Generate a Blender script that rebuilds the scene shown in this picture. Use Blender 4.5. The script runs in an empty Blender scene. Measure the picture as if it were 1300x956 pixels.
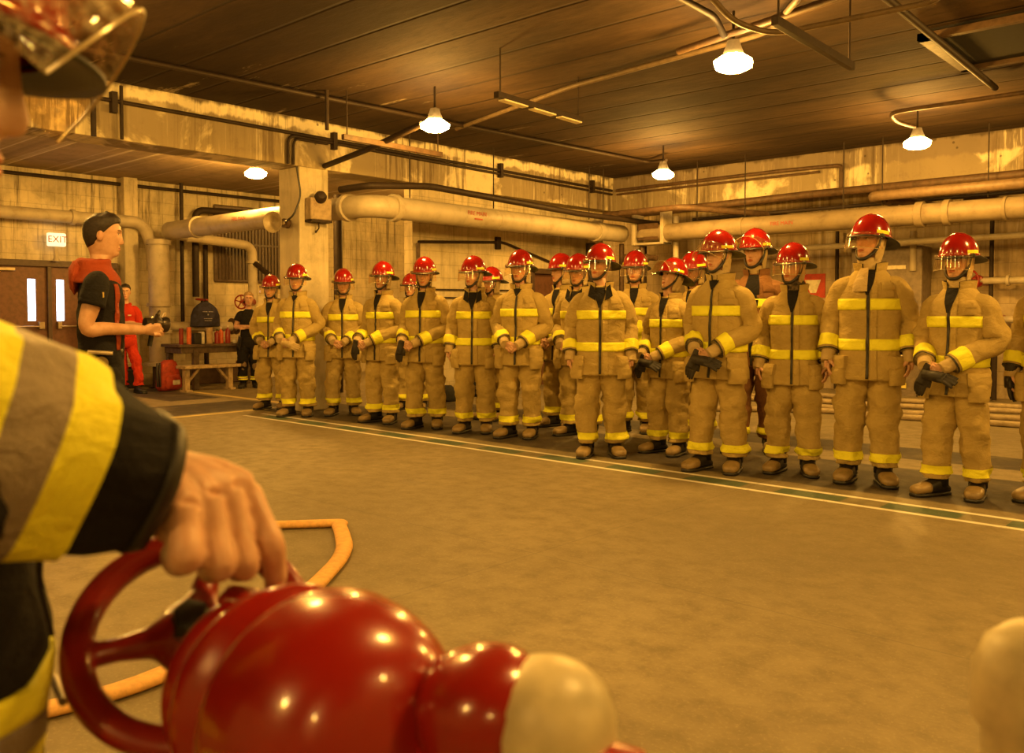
import bpy, bmesh, math, random
import numpy as np
from mathutils import Vector, Matrix, noise
from math import pi, sin, cos, radians as R
rnd = random.Random(7)
SC = bpy.context.scene
COL = SC.collection

# ------------------------------------------------------------ camera, light, exposure
FPX, CAM_H, YAW, PITCH = 1113.0, 1.28, R(42.1), R(1.9)
cd = bpy.data.cameras.new('camera'); cam = bpy.data.objects.new('camera', cd); COL.objects.link(cam)
cam.location = (0, 0, CAM_H); cam.rotation_euler = (R(90) - PITCH, 0, YAW)
cd.sensor_width = 36; cd.lens = FPX / 1300 * 36; cd.shift_y = -45 / 1300; cd.clip_start = 0.02
cd.dof.use_dof = True; cd.dof.focus_distance = 7.6; cd.dof.aperture_fstop = 7.0
SC.camera = cam
vs = SC.view_settings
vs.view_transform = 'Standard'; vs.look = 'None'; vs.gamma = 1; vs.use_curve_mapping = False
vs.exposure = 0.50
ORD = ('first', 'second', 'third', 'fourth', 'fifth', 'sixth')
w = bpy.data.worlds.new('world'); SC.world = w; w.use_nodes = True
w.node_tree.nodes['Background'].inputs[0].default_value = (1, .5, .12, 1)
w.node_tree.nodes['Background'].inputs[1].default_value = 0.0
LAMP_COL = (1.0, 0.49, 0.070)
LAMP_W, LENS_E = 140.0, 70.0
LAMPS = [(x, y) for y in (11.2, 6.6, 2.0, -2.6) for x in (-7.1, -3.52, 0.1, 3.7)] + [(-11.5, 7.1), (-11.5, 2.3), (-11.5, 11.2)]

# camera-space helper used only to read where measured things stand
FW = Vector((-sin(YAW) * cos(PITCH), cos(YAW) * cos(PITCH), -sin(PITCH)))
RT = Vector((cos(YAW), sin(YAW), 0)); UP = RT.cross(FW); C0 = Vector((0, 0, CAM_H))
def at(u, v, d): return C0 + (FW + RT * ((u - 650) / FPX) - UP * ((v - 433) / FPX)) * d
def ground(u, v, z=0.0):
    r = FW + RT * ((u - 650) / FPX) - UP * ((v - 433) / FPX); return C0 + r * ((z - CAM_H) / r.z)
def on_x(u, v, x):
    r = FW + RT * ((u - 650) / FPX) - UP * ((v - 433) / FPX); return C0 + r * (x / r.x)
def on_y(u, v, y):
    r = FW + RT * ((u - 650) / FPX) - UP * ((v - 433) / FPX); return C0 + r * (y / r.y)

# ------------------------------------------------------------ materials
class NG:
    def __init__(s, name):
        s.mat = bpy.data.materials.new(name); s.mat.use_nodes = True; s.t = s.mat.node_tree; s.n = s.t.nodes
        s.b = s.n['Principled BSDF']; s.out = s.n['Material Output']
    def new(s, typ, **kw):
        n = s.n.new(typ)
        for k, v in kw.items(): setattr(n, k, v)
        return n
    def put(s, sock, v):
        if isinstance(v, bpy.types.NodeSocket): s.t.links.new(v, sock)
        elif isinstance(v, (tuple, list)) and len(v) == 3 and sock.type == 'RGBA': sock.default_value = (*v, 1)
        else: sock.default_value = v
    def m(s, op, a, b=0.0, c=0.0):
        n = s.new('ShaderNodeMath', operation=op); s.put(n.inputs[0], a); s.put(n.inputs[1], b); s.put(n.inputs[2], c); return n.outputs[0]
    def pos(s, kind='world'):
        if kind == 'world': return s.new('ShaderNodeNewGeometry').outputs['Position']
        return s.new('ShaderNodeTexCoord').outputs['Object']
    def xyz(s, v):
        n = s.new('ShaderNodeSeparateXYZ'); s.put(n.inputs[0], v); return n.outputs
    def comb(s, x, y, z):
        n = s.new('ShaderNodeCombineXYZ'); s.put(n.inputs[0], x); s.put(n.inputs[1], y); s.put(n.inputs[2], z); return n.outputs[0]
    def scale(s, v, sc):
        n = s.new('ShaderNodeMapping'); s.put(n.inputs[0], v); n.inputs['Scale'].default_value = sc; return n.outputs[0]
    def noise(s, v, scale, detail=4, rough=.6, dist=0):
        n = s.new('ShaderNodeTexNoise'); s.put(n.inputs['Vector'], v); n.inputs['Scale'].default_value = scale
        n.inputs['Detail'].default_value = detail; n.inputs['Roughness'].default_value = rough; n.inputs['Distortion'].default_value = dist
        return n.outputs[0]
    def step(s, v, lo, hi, a=0.0, b=1.0):
        n = s.new('ShaderNodeMapRange'); n.interpolation_type = 'SMOOTHSTEP'; s.put(n.inputs[0], v)
        for i, q in enumerate((lo, hi, a, b)): n.inputs[i + 1].default_value = q
        return n.outputs[0]
    def band(s, v, lo, hi, soft=.01):
        return s.m('MULTIPLY', s.step(v, lo - soft, lo + soft), s.step(v, hi - soft, hi + soft, 1, 0))
    def mix(s, f, a, b, mode='MIX'):
        n = s.new('ShaderNodeMix', data_type='RGBA', blend_type=mode); s.put(n.inputs[0], f); s.put(n.inputs[6], a); s.put(n.inputs[7], b); return n.outputs[2]
    def bump(s, h, strength=.3, dist=.01):
        n = s.new('ShaderNodeBump'); s.put(n.inputs['Height'], h); n.inputs['Strength'].default_value = strength; n.inputs['Distance'].default_value = dist
        s.t.links.new(n.outputs[0], s.b.inputs['Normal'])
    def base(s, c, rough=.6, metal=0.0, spec=.5):
        s.put(s.b.inputs['Base Color'], c); s.put(s.b.inputs['Roughness'], rough); s.b.inputs['Metallic'].default_value = metal
        s.b.inputs['Specular IOR Level'].default_value = spec; return s.mat

MATS = {}
def simple(name, c, rough=.55, metal=0.0, spec=.5, var=.15, nscale=14, bump=.0, coat=0, dirt=None):
    if name in MATS: return MATS[name]
    g = NG(name); p = g.pos('obj'); n = g.noise(p, nscale, 4)
    c2 = tuple(x * (1 - var * 2) for x in c)
    col = g.mix(g.step(n, .35, .7), c, c2)
    if dirt: col = g.mix(g.step(g.noise(p, 5, 6, .7), .55, .72), col, dirt)
    g.base(col, rough, metal, spec)
    if bump: g.bump(g.noise(p, nscale * 6, 3), bump, .002)
    if coat: g.b.inputs['Coat Weight'].default_value = coat; g.b.inputs['Coat Roughness'].default_value = .05
    MATS[name] = g.mat; return g.mat

def mat_floor():
    g = NG('floor_concrete'); p = g.pos(); x, y, z = g.xyz(p)
    n1 = g.noise(p, .55, 5, .6); n2 = g.noise(p, 7, 6, .65); n3 = g.noise(p, 60, 3, .7)
    nb = g.noise(g.scale(p, (.7, 1.5, 1)), 1.3, 5, .65, .6)
    c = g.mix(g.step(n1, .3, .7), (.29, .235, .135), (.185, .15, .085))
    c = g.mix(g.step(n2, .35, .75), c, (.19, .155, .09)); c = g.mix(g.step(nb, .60, .78, 0, .55), c, (.15, .13, .10))
    c = g.mix(g.step(n3, .5, .8, 0, .35), c, (.48, .41, .27))
    jitter = g.m('MULTIPLY', g.m('SUBTRACT', g.noise(p, 6, 4), .5), .10)
    yj = g.m('ADD', y, jitter); xj = g.m('ADD', x, jitter)
    worn = g.step(g.noise(p, 3, 6, .7), .25, .55, .55, 1)
    # dark strips with uneven edges coloured into the slab
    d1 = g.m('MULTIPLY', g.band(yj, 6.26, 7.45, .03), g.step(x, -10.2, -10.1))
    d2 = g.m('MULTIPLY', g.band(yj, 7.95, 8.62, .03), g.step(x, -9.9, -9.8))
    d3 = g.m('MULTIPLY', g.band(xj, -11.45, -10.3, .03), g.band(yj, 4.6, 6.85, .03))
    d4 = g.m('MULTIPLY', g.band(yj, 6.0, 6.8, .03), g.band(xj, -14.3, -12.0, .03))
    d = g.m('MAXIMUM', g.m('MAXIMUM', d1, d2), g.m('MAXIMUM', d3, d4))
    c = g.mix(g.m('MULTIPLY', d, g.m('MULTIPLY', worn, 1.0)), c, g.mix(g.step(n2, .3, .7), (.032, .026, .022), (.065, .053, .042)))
    # painted guide stripe: two white lines and green dashes between them
    wx = g.step(x, -9.75, -9.7)
    wear = g.step(g.noise(p, 11, 5, .75), .30, .42)
    l = g.m('MAXIMUM', g.band(y, 5.785, 5.835, .006), g.band(y, 6.035, 6.085, .006))
    c = g.mix(g.m('MULTIPLY', g.m('MULTIPLY', l, wx), g.m('MULTIPLY', wear, .95)), c, (.78, .75, .66))
    ph = g.m('FRACT', g.m('DIVIDE', g.m('ADD', x, 30.16), .74))
    gr = g.m('MULTIPLY', g.m('MULTIPLY', g.band(y, 5.845, 6.025, .006), wx), g.m('ADD', g.step(ph, .62, .66, .62, .1), 0))
    c = g.mix(g.m('MULTIPLY', gr, g.m('MULTIPLY', wear, 1.25)), c, (.035, .095, .065))
    # yellow lines of the far bay
    yl = g.m('MULTIPLY', g.band(x, -10.2, -10.1, .008), g.band(y, 1, 6.4, .01))
    yl2 = g.m('MULTIPLY', g.band(y, 6.93, 7.03, .008), g.band(x, -13.9, -10.2, .01))
    c = g.mix(g.m('MULTIPLY', g.m('MAXIMUM', yl, yl2), wear), c, (.62, .50, .20))
    # joints
    jt = g.m('MAXIMUM', g.band(x, -3.004, -2.996, .004), g.m('MAXIMUM', g.band(y, 3.496, 3.504, .004), g.band(x, -7.004, -6.996, .004)))
    c = g.mix(g.m('MULTIPLY', jt, .35), c, (.08, .07, .06))
    g.base(c, g.step(n2, .3, .8, .55, .75), 0, .35)
    g.bump(g.m('ADD', n3, g.m('MULTIPLY', n2, 1.5)), .25, .004); return g.mat

def mat_wall(name, block=True, axis='y', streak=.6, top=None, dark=(.10, .07, .045), tone=(.53, .46, .33)):
    g = NG(name); p = g.pos(); x, y, z = g.xyz(p); h = y if axis == 'y' else x
    n1 = g.noise(p, .9, 6, .65); n2 = g.noise(p, 5, 6, .7); n3 = g.noise(p, 40, 3)
    t2 = tuple(q * .72 for q in tone)
    c = g.mix(g.step(n1, .35, .65), tone, t2)
    c = g.mix(g.step(n2, .45, .75, 0, .55), c, tuple(q * .45 for q in tone))
    sv = g.comb(g.m('MULTIPLY', h, 7.0), g.m('MULTIPLY', x if axis == 'y' else y, 2.0), g.m('MULTIPLY', z, .35))
    st = g.noise(sv, 1.6, 5, .7)
    fall = g.step(z, (top or 3.5) - 2.2, top or 3.5, .2, 1) if top else 1.0
    c = g.mix(g.m('MULTIPLY', g.m('MULTIPLY', g.step(st, .50, .66), fall), streak), c, dark)
    st2 = g.noise(g.m and g.comb(g.m('MULTIPLY', h, 4.0), 3.3, g.m('MULTIPLY', z, .3)), 1.7, 4, .6)
    c = g.mix(g.m('MULTIPLY', g.m('MULTIPLY', g.step(st2, .56, .66), fall), .6), c, (.78, .70, .52))
    gr = g.noise(g.comb(g.m('MULTIPLY', h, 1.3), 7.7, g.m('MULTIPLY', z, .8)), .8, 7, .72, .4)
    c = g.mix(g.step(gr, .50, .68, 0, .48), c, tuple(q * .30 for q in tone))
    hgt = g.m('MULTIPLY', n3, .3)
    if block:
        br = g.new('ShaderNodeTexBrick'); g.put(br.inputs['Vector'], g.comb(h, z, 0)); br.inputs['Scale'].default_value = 1
        br.inputs['Brick Width'].default_value = .4; br.inputs['Row Height'].default_value = .2; br.inputs['Mortar Size'].default_value = .006
        br.inputs['Mortar Smooth'].default_value = .3; br.offset = .5
        br.inputs['Color1'].default_value = (1, 1, 1, 1); br.inputs['Color2'].default_value = (.90, .90, .90, 1); br.inputs['Mortar'].default_value = (.66, .66, .66, 1)
        c = g.mix(.75, c, br.outputs['Color'], 'MULTIPLY')
        hgt = g.m('SUBTRACT', hgt, g.m('MULTIPLY', br.outputs['Fac'], 1.0))
    g.base(c, .8, 0, .25); g.bump(hgt, .5, .006); return g.mat

def mat_beam(name, axis, z0, z1):
    # weathered cast beam: pale band along the soffit of the slab, patches of darker render, drips
    g = NG(name); p = g.pos(); x, y, z = g.xyz(p); h = y if axis == 'y' else x
    n1 = g.noise(p, .9, 6, .6, .5); n2 = g.noise(p, 6, 6, .7); n3 = g.noise(p, 45, 3)
    wob = g.m('ADD', z, g.m('MULTIPLY', g.m('SUBTRACT', g.noise(g.comb(h, 0, 0), 2.2, 5, .7), .5), .35))
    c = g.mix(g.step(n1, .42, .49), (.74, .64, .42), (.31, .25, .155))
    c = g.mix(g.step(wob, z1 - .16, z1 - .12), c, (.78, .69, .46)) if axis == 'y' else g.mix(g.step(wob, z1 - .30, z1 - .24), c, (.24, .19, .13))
    c = g.mix(g.step(n2, .5, .78, 0, .6), c, (.20, .15, .10))
    st = g.noise(g.comb(g.m('MULTIPLY', h, 9.0), 0, g.m('MULTIPLY', z, .5)), 1.5, 5, .7)
    zone = g.step(g.noise(g.comb(h, 5, 0), .55, 3, .5), .42, .56)
    c = g.mix(g.m('MULTIPLY', g.m('MULTIPLY', g.step(st, .50, .60), zone), .8), c, (.13, .09, .055))
    c = g.mix(g.m('MULTIPLY', g.step(st, .44, .38), g.m('MULTIPLY', zone, .6)), c, (.80, .72, .52))
    vor = g.new('ShaderNodeTexVoronoi'); g.put(vor.inputs['Vector'], g.comb(h, z, 0)); vor.inputs['Scale'].default_value = 4
    c = g.mix(g.step(vor.outputs['Distance'], .05, .09, .75, 0), c, (.07, .05, .035))
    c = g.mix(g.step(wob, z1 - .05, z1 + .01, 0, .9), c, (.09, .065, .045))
    g.base(c, .8, 0, .25); g.bump(g.m('ADD', n3, n2), .35, .006); return g.mat

def mat_ceiling():
    g = NG('ceiling_concrete'); p = g.pos(); x, y, z = g.xyz(p)
    n1 = g.noise(g.scale(p, (.35, 1.2, 1)), 1.2, 6, .65); n2 = g.noise(g.scale(p, (1, 3, 1)), 4, 6, .7)
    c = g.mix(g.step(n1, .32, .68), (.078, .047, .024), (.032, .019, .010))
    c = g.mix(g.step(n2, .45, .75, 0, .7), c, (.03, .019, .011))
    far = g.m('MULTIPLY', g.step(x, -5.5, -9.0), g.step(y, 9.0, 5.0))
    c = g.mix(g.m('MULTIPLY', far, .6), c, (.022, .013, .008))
    pale = g.m('MULTIPLY', g.step(g.noise(g.scale(p, (.5, 2.6, 1)), 1.1, 6, .75), .60, .68), g.band(x, -10, -7.6, .5))
    c = g.mix(g.m('MULTIPLY', pale, .6), c, (.50, .42, .30))
    w_ = g.m('ADD', y, g.m('MULTIPLY', g.m('SUBTRACT', g.noise(p, .7, 2), .5), .03))
    fr = g.m('FRACT', g.m('DIVIDE', w_, .62)); jt = g.m('MAXIMUM', g.step(fr, .0, .05, 1, 0), g.step(fr, .95, 1.0))
    c = g.mix(g.m('MULTIPLY', jt, .85), c, (.02, .013, .009))
    g.base(c, .85, 0, .2); g.bump(g.m('SUBTRACT', g.m('MULTIPLY', n2, .3), jt), .8, .02); return g.mat

def mat_cloth(name, c, c2, rough=.85, weave=420, var=.5, dirt=None):
    if name in MATS: return MATS[name]
    g = NG(name); p = g.pos('obj'); n1 = g.noise(p, 4.5, 5, .6); n2 = g.noise(p, 26, 4, .65); n3 = g.noise(p, weave, 2)
    col = g.mix(g.step(n1, .35, .7, 0, var), c, c2); col = g.mix(g.step(n2, .5, .8, 0, var * .6), col, c2)
    if dirt: col = g.mix(g.step(g.noise(p, 3, 6, .75), .58, .74, 0, .6), col, dirt)
    g.base(col, rough, 0, .25)
    n4 = g.noise(g.scale(p, (1, 1, 1.6)), 11, 5, .6, .8)
    g.bump(g.m('ADD', g.m('ADD', g.m('MULTIPLY', n2, 1.6), g.m('MULTIPLY', n4, 5.0)), g.m('MULTIPLY', n3, .5)), .55, .006); MATS[name] = g.mat; return g.mat

def mat_clear(name, tint=(1, .93, .8), rough=.06, scratch=.12):
    if name in MATS: return MATS[name]
    g = NG(name); tr = g.new('ShaderNodeBsdfTransparent'); tr.inputs[0].default_value = (*tint, 1)
    gl = g.new('ShaderNodeBsdfGlossy'); gl.inputs['Roughness'].default_value = rough; gl.inputs[0].default_value = (1, 1, 1, 1)
    lw = g.new('ShaderNodeLayerWeight'); fr = g.m('MULTIPLY', g.m('POWER', lw.outputs['Facing'], 3.5), .55)
    p = g.pos('obj'); scr = g.step(g.noise(p, 60, 5, .8), .42, .75, 0, scratch)
    df = g.new('ShaderNodeBsdfDiffuse'); df.inputs[0].default_value = (.8, .75, .6, 1)
    m1 = g.new('ShaderNodeMixShader'); g.t.links.new(g.m('ADD', fr, .035), m1.inputs[0]); g.t.links.new(tr.outputs[0], m1.inputs[1]); g.t.links.new(gl.outputs[0], m1.inputs[2])
    m2 = g.new('ShaderNodeMixShader'); g.t.links.new(scr, m2.inputs[0]); g.t.links.new(m1.outputs[0], m2.inputs[1]); g.t.links.new(df.outputs[0], m2.inputs[2])
    g.t.links.new(m2.outputs[0], g.out.inputs[0]); MATS[name] = g.mat; return g.mat

def mat_emit(name, c, e):
    if name in MATS: return MATS[name]
    g = NG(name); g.base((.8, .8, .8), .4); g.b.inputs['Emission Color'].default_value = (*c, 1); g.b.inputs['Emission Strength'].default_value = e
    MATS[name] = g.mat; return g.mat

M_TAN = lambda: mat_cloth('tan_fabric', (.47, .355, .125), (.33, .24, .08), dirt=(.19, .125, .05))
M_TAN2 = lambda: mat_cloth('light_tan_fabric', (.52, .40, .20), (.40, .30, .14))
M_BROWN = lambda: mat_cloth('brown_fabric', (.24, .12, .05), (.15, .07, .03))
M_BLACK = lambda: mat_cloth('black_fabric', (.010, .009, .010), (.017, .015, .015))
M_YEL = lambda: mat_cloth('yellow_trim', (.92, .90, .05), (.78, .75, .04), rough=.6, var=.6)
M_SILVER = lambda: mat_cloth('silver_trim', (.30, .25, .19), (.22, .18, .13), rough=.5)
M_REDH = lambda: simple('red_shell', (.27, .009, .005), .20, spec=.4, var=.06, coat=.5)
M_RED = lambda: simple('red_paint', (.26, .012, .006), .33, var=.12, coat=.3)
M_RUB = lambda: simple('black_rubber', (.02, .018, .016), .45)
M_PIPE = lambda: simple('cream_pipe_paint', (.50, .43, .31), .5, var=.10, nscale=5, dirt=(.36, .28, .17))
M_DPIPE = lambda: simple('dark_steel', (.035, .022, .014), .6, metal=.1, spec=.3)
M_BRPIPE = lambda: simple('brown_pipe_paint', (.11, .065, .035), .55, spec=.3, var=.2)

# ------------------------------------------------------------ mesh helpers
def setp(o, label=None, cat=None, group=None, kind=None):
    for k, v in (('label', label), ('category', cat), ('group', group), ('kind', kind)):
        if v: o[k] = v
    return o
def empty(name, loc=(0, 0, 0), rz=0, label=None, cat=None, group=None):
    o = bpy.data.objects.new(name, None); COL.objects.link(o); o.location = loc; o.rotation_euler = (0, 0, rz); o.empty_display_size = .1
    return setp(o, label, cat, group)
class MB:
    def __init__(s): s.v = []; s.f = []
    def add(s, v, f):
        k = len(s.v); s.v.extend([tuple(q) for q in v]); s.f.extend([tuple(i + k for i in q) for q in f]); return s
    def box(s, lo, hi, M=None):
        v = [(x, y, z) for z in (lo[2], hi[2]) for y in (lo[1], hi[1]) for x in (lo[0], hi[0])]
        if M is not None: v = [M @ Vector(q) for q in v]
        return s.add(v, [(0, 2, 3, 1), (4, 5, 7, 6), (0, 1, 5, 4), (2, 6, 7, 3), (0, 4, 6, 2), (1, 3, 7, 5)])
    def grid(s, rings, closed=True, caps=(True, True)):
        n = len(rings[0]); v = [p for r in rings for p in r]; f = []
        for i in range(len(rings) - 1):
            for j in range(n if closed else n - 1):
                k = (j + 1) % n; f.append((i * n + j, i * n + k, (i + 1) * n + k, (i + 1) * n + j))
        if closed and caps[0]: f.append(tuple(range(n - 1, -1, -1)))
        if closed and caps[1]: f.append(tuple((len(rings) - 1) * n + j for j in range(n)))
        return s.add(v, f)
    def tube(s, pts, rad, n=12, caps=(True, True)):
        pts = [Vector(p) for p in pts]
        if not hasattr(rad, '__len__') or (isinstance(rad, tuple) and len(rad) == 2): rad = [rad] * len(pts)
        rings = []; prev = None
        for i, p in enumerate(pts):
            t = (pts[min(i + 1, len(pts) - 1)] - pts[max(i - 1, 0)]).normalized()
            if prev is None: a = t.orthogonal().normalized()
            else: a = (prev - t * prev.dot(t)).normalized()
            prev = a; b = t.cross(a); r = rad[i]; ra, rb = r if hasattr(r, '__len__') else (r, r)
            rings.append([p + a * ra * cos(2 * pi * k / n) + b * rb * sin(2 * pi * k / n) for k in range(n)])
        return s.grid(rings, True, caps)
    def lathe(s, prof, o=(0, 0, 0), ax=(0, 0, 1), n=24):
        ax = Vector(ax).normalized(); a = ax.orthogonal().normalized(); b = ax.cross(a); o = Vector(o)
        return s.grid([[o + ax * h + (a * cos(2 * pi * k / n) + b * sin(2 * pi * k / n)) * max(r, .0004) for k in range(n)] for r, h in prof])
    def ball(s, c, r, n=12, rings=8):
        r = r if hasattr(r, '__len__') else (r, r, r)
        return s.grid([[Vector(c) + Vector((r[0] * sin(pi * i / rings) * cos(2 * pi * k / n), r[1] * sin(pi * i / rings) * sin(2 * pi * k / n), -r[2] * cos(pi * i / rings))) for k in range(n)] for i in [.12] + list(range(1, rings)) + [rings - .12]])
    def data(s, name, smooth=True):
        me = bpy.data.meshes.new(name); me.from_pydata(s.v, [], s.f)
        bm = bmesh.new(); bm.from_mesh(me); bmesh.ops.recalc_face_normals(bm, faces=bm.faces); bm.to_mesh(me); bm.free()
        if smooth: me.shade_smooth(); 
        return me
    def build(s, name, mat, parent=None, smooth=True, bevel=0, sharp=40, **props):
        me = s.data(name, smooth); o = bpy.data.objects.new(name, me); COL.objects.link(o); me.materials.append(mat)
        if smooth and sharp: me.set_sharp_from_angle(angle=R(sharp))
        if bevel:
            b = o.modifiers.new('bevel', 'BEVEL'); b.width = bevel; b.segments = 2; b.limit_method = 'ANGLE'
        if parent is not None: o.parent = parent
        setp(o, **props); return o
def route(pts, r=.1, seg=6):
    pts = [Vector(p) for p in pts]; out = [pts[0]]
    for i in range(1, len(pts) - 1):
        a, b, c = pts[i - 1], pts[i], pts[i + 1]; d1 = (a - b).normalized(); d2 = (c - b).normalized()
        rr = min(r, (a - b).length * .45, (c - b).length * .45); p, q = b + d1 * rr, b + d2 * rr
        for k in range(seg + 1):
            t = k / seg; out.append(p * (1 - t) ** 2 + b * 2 * t * (1 - t) + q * t * t)
    out.append(pts[-1]); return out
def catmull(P, n):
    # P: list of equal-length tuples; returns n interpolated tuples
    P = np.array(P, float); m = len(P); out = []
    for i in range(n):
        t = i / (n - 1) * (m - 1); k = min(int(t), m - 2); f = t - k
        p0, p1, p2, p3 = P[max(k - 1, 0)], P[k], P[k + 1], P[min(k + 2, m - 1)]
        out.append(.5 * ((2 * p1) + (-p0 + p2) * f + (2 * p0 - 5 * p1 + 4 * p2 - p3) * f * f + (-p0 + 3 * p1 - 3 * p2 + p3) * f ** 3))
    return np.array(out)
def fillet_box(name, lo, hi, mat, parent=None, b=.01, **k): return MB().box(lo, hi).build(name, mat, parent, True, b, **k)

# ------------------------------------------------------------ the structure
CEIL = 3.74
st = lambda o: setp(o, kind='structure')
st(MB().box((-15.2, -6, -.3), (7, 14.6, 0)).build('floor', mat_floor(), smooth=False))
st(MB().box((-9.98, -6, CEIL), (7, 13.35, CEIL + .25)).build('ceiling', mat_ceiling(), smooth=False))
MC2 = mat_wall('bay_ceiling_concrete', False, 'y', .2, None, tone=(.34, .25, .16))
st(MB().box((-15.2, -6, 3.55), (-9.98, 14.6, 3.7)).build('ceiling.001', MC2, smooth=False))
st(MB().box((-9.98, 13.7, 3.3), (7, 14.6, 3.45)).build('ceiling.002', MC2, smooth=False))
MBK = mat_wall('block_wall_streaked', True, 'y', .85, 3.5, tone=(.74, .64, .42))
st(MB().box((-15.4, -6, 0), (-15, 14.6, 3.6)).build('wall_west', MBK, smooth=False))
st(MB().box((-15.2, 14.4, 0), (7, 14.7, 3.5)).build('wall_north', mat_wall('block_wall_north', True, 'x', .6, 3.4, tone=(.56, .44, .27)), smooth=False))
MPL = mat_wall('block_wall_plain', True, 'y', .3, 3.4)
st(MB().box((7, -6, 0), (7.3, 14.6, 3.8)).build('wall_east', MPL, smooth=False))
st(MB().box((-15.2, -6.3, 0), (7.3, -6, 3.8)).build('wall_south', MPL, smooth=False))
# infill block wall under the long beam, with its door
MIN = mat_wall('infill_block_wall', True, 'y', .5, 3.2, tone=(.68, .58, .38))
wb = MB(); DY0, DY1, DZ = 11.36, 12.2, 1.99
wb.box((-9.98, 8.65, 0), (-9.8, DY0, 3.14)).box((-9.98, DY1, 0), (-9.8, 13.4, 3.14)).box((-9.98, DY0, DZ), (-9.8, DY1, 3.14))
st(wb.build('wall_infill', MIN, smooth=False))
d1 = st(MB().box((-9.93, DY0 + .05, .01), (-9.88, DY1 - .05, DZ - .05)).build('door_1', simple('brown_door_paint', (.16, .07, .04), .5), smooth=False))
fb = MB().box((-9.97, DY0 - .04, 0), (-9.78, DY0 + .05, DZ + .03)).box((-9.97, DY1 - .05, 0), (-9.78, DY1 + .04, DZ + .03)).box((-9.97, DY0, DZ - .05), (-9.78, DY1, DZ + .04))
fb.build('door_frame', simple('dark_frame', (.09, .055, .035), .5), d1, False, .006)
MB().box((-9.88, DY1 - .2, .95), (-9.80, DY1 - .1, 1.0)).build('door_handle', M_DPIPE(), d1, bevel=.01)
# beams
BZ = 3.13
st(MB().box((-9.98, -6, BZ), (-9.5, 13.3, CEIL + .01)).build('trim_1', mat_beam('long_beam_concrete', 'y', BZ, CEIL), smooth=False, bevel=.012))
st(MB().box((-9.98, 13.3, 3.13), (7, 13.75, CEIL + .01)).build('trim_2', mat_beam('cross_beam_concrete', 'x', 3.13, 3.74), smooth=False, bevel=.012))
MCOL = mat_wall('column_concrete', False, 'y', .45, 3.2, tone=(.66, .57, .39))
st(MB().box((-9.98, 6.5, 0), (-9.52, 6.95, BZ + .01)).build('trim_3', MCOL, smooth=False, bevel=.015))
st(MB().box((-9.98, -.2, 0), (-9.52, .25, BZ + .01)).build('trim_4', MCOL, smooth=False, bevel=.015))
st(MB().box((-15.02, 6.62, 0), (-14.78, 6.86, 3.56)).build('trim_5', MCOL, smooth=False, bevel=.015))
# solid panel for the ventilation recess, the hollow's shade put into its colour
rc = st(MB().box((-2.5, 8.15, CEIL - .06), (-1.0, 9.4, CEIL + .02)).build('trim_6', simple('recess_shade', (.012, .009, .007), .9), smooth=False))
# double exit doors in the west wall
MDOOR = simple('brown_door_paint', (.16, .07, .04), .5); MFR = simple('dark_frame', (.09, .055, .035), .5)
MW = mat_emit('daylight_pane', (.72, .82, 1.0), 6.0); MBAR = simple('brass_bar', (.45, .36, .24), .35, metal=.7)
for nm, y0, y1, wy in (('door_2', 4.45, 5.42, 5.14), ('door_3', 5.48, 6.45, 5.57)):
    b = MB(); wl, wh, zl, zh = wy, wy + .12, 1.14, 1.80
    b.box((-15.0, y0, .01), (-14.92, wl, 2.0)).box((-15.0, wh, .01), (-14.92, y1, 2.0)).box((-15.0, wl, .01), (-14.92, wh, zl)).box((-15.0, wl, zh), (-14.92, wh, 2.0))
    d = st(b.build(nm, MDOOR, smooth=False))
    MB().box((-14.97, wl, zl), (-14.95, wh, zh)).build('glass_pane', MW, d, smooth=False)
    h0 = wy - .02 if wy < 5.4 else wy - .02
    MB().tube([(-14.85, y0 + .12, 1.05), (-14.85, y1 - .1, 1.05)], .014, 8).box((-14.92, y0 + .08, 1.01), (-14.84, y0 + .14, 1.12)).box((-14.92, y1 - .14, 1.01), (-14.84, y1 - .06, 1.12)).build('push_bar', MBAR, d, bevel=.004)
MB().box((-14.95, 4.6, 1.92), (-14.86, 4.95, 1.97)).build('door_closer', MBAR, bpy.data.objects['door_2'], bevel=.005)
MB().box((-15.02, 5.42, 0), (-14.86, 5.48, 2.0)).box((-15.02, 4.36, 0), (-14.88, 4.45, 2.08)).box((-15.02, 6.45, 0), (-14.88, 6.54, 2.08)).box((-15.02, 4.36, 2.0), (-14.86, 6.54, 2.1)).build('trim_7', MFR, None, False, .006, kind='structure')
# ------------------------------------------------------------ lamps
def make_lamp(i, x, y, label, z=3.33, vis=True):
    root = empty('ceiling_lamp', (x, y, z), 0, label, 'lamp', 'low bay lamps under the ceiling')
    H = simple('lamp_housing', (.30, .26, .2), .5, metal=.3)
    MB().lathe([(0, .17), (.05, .17), (.06, .13), (.08, .08), (.087, .05), (.08, .03)], n=20).build('housing', H, root)
    MB().lathe([(.085, .055), (.165, .0), (.155, -.045), (.10, -.075), (0, -.08)], n=8).build('lens', mat_emit('lamp_lens', (1.0, .60, .17), LENS_E), root, sharp=0)
    MB().tube([(0, 0, .15), (0, 0, (CEIL if x > -9.9 else 3.55) - z)], .012, 8).build('stem', M_DPIPE(), root)
    ld = bpy.data.lights.new('lamp_light', 'POINT'); ld.energy = LAMP_W * (.45 if y < 0 or x > 3 else .8 if y < 3 else 1); ld.color = LAMP_COL; ld.shadow_soft_size = .12
    lo = bpy.data.objects.new('lamp_light', ld); COL.objects.link(lo); lo.parent = root; lo.location = (0, 0, -.24)
    return root
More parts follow.
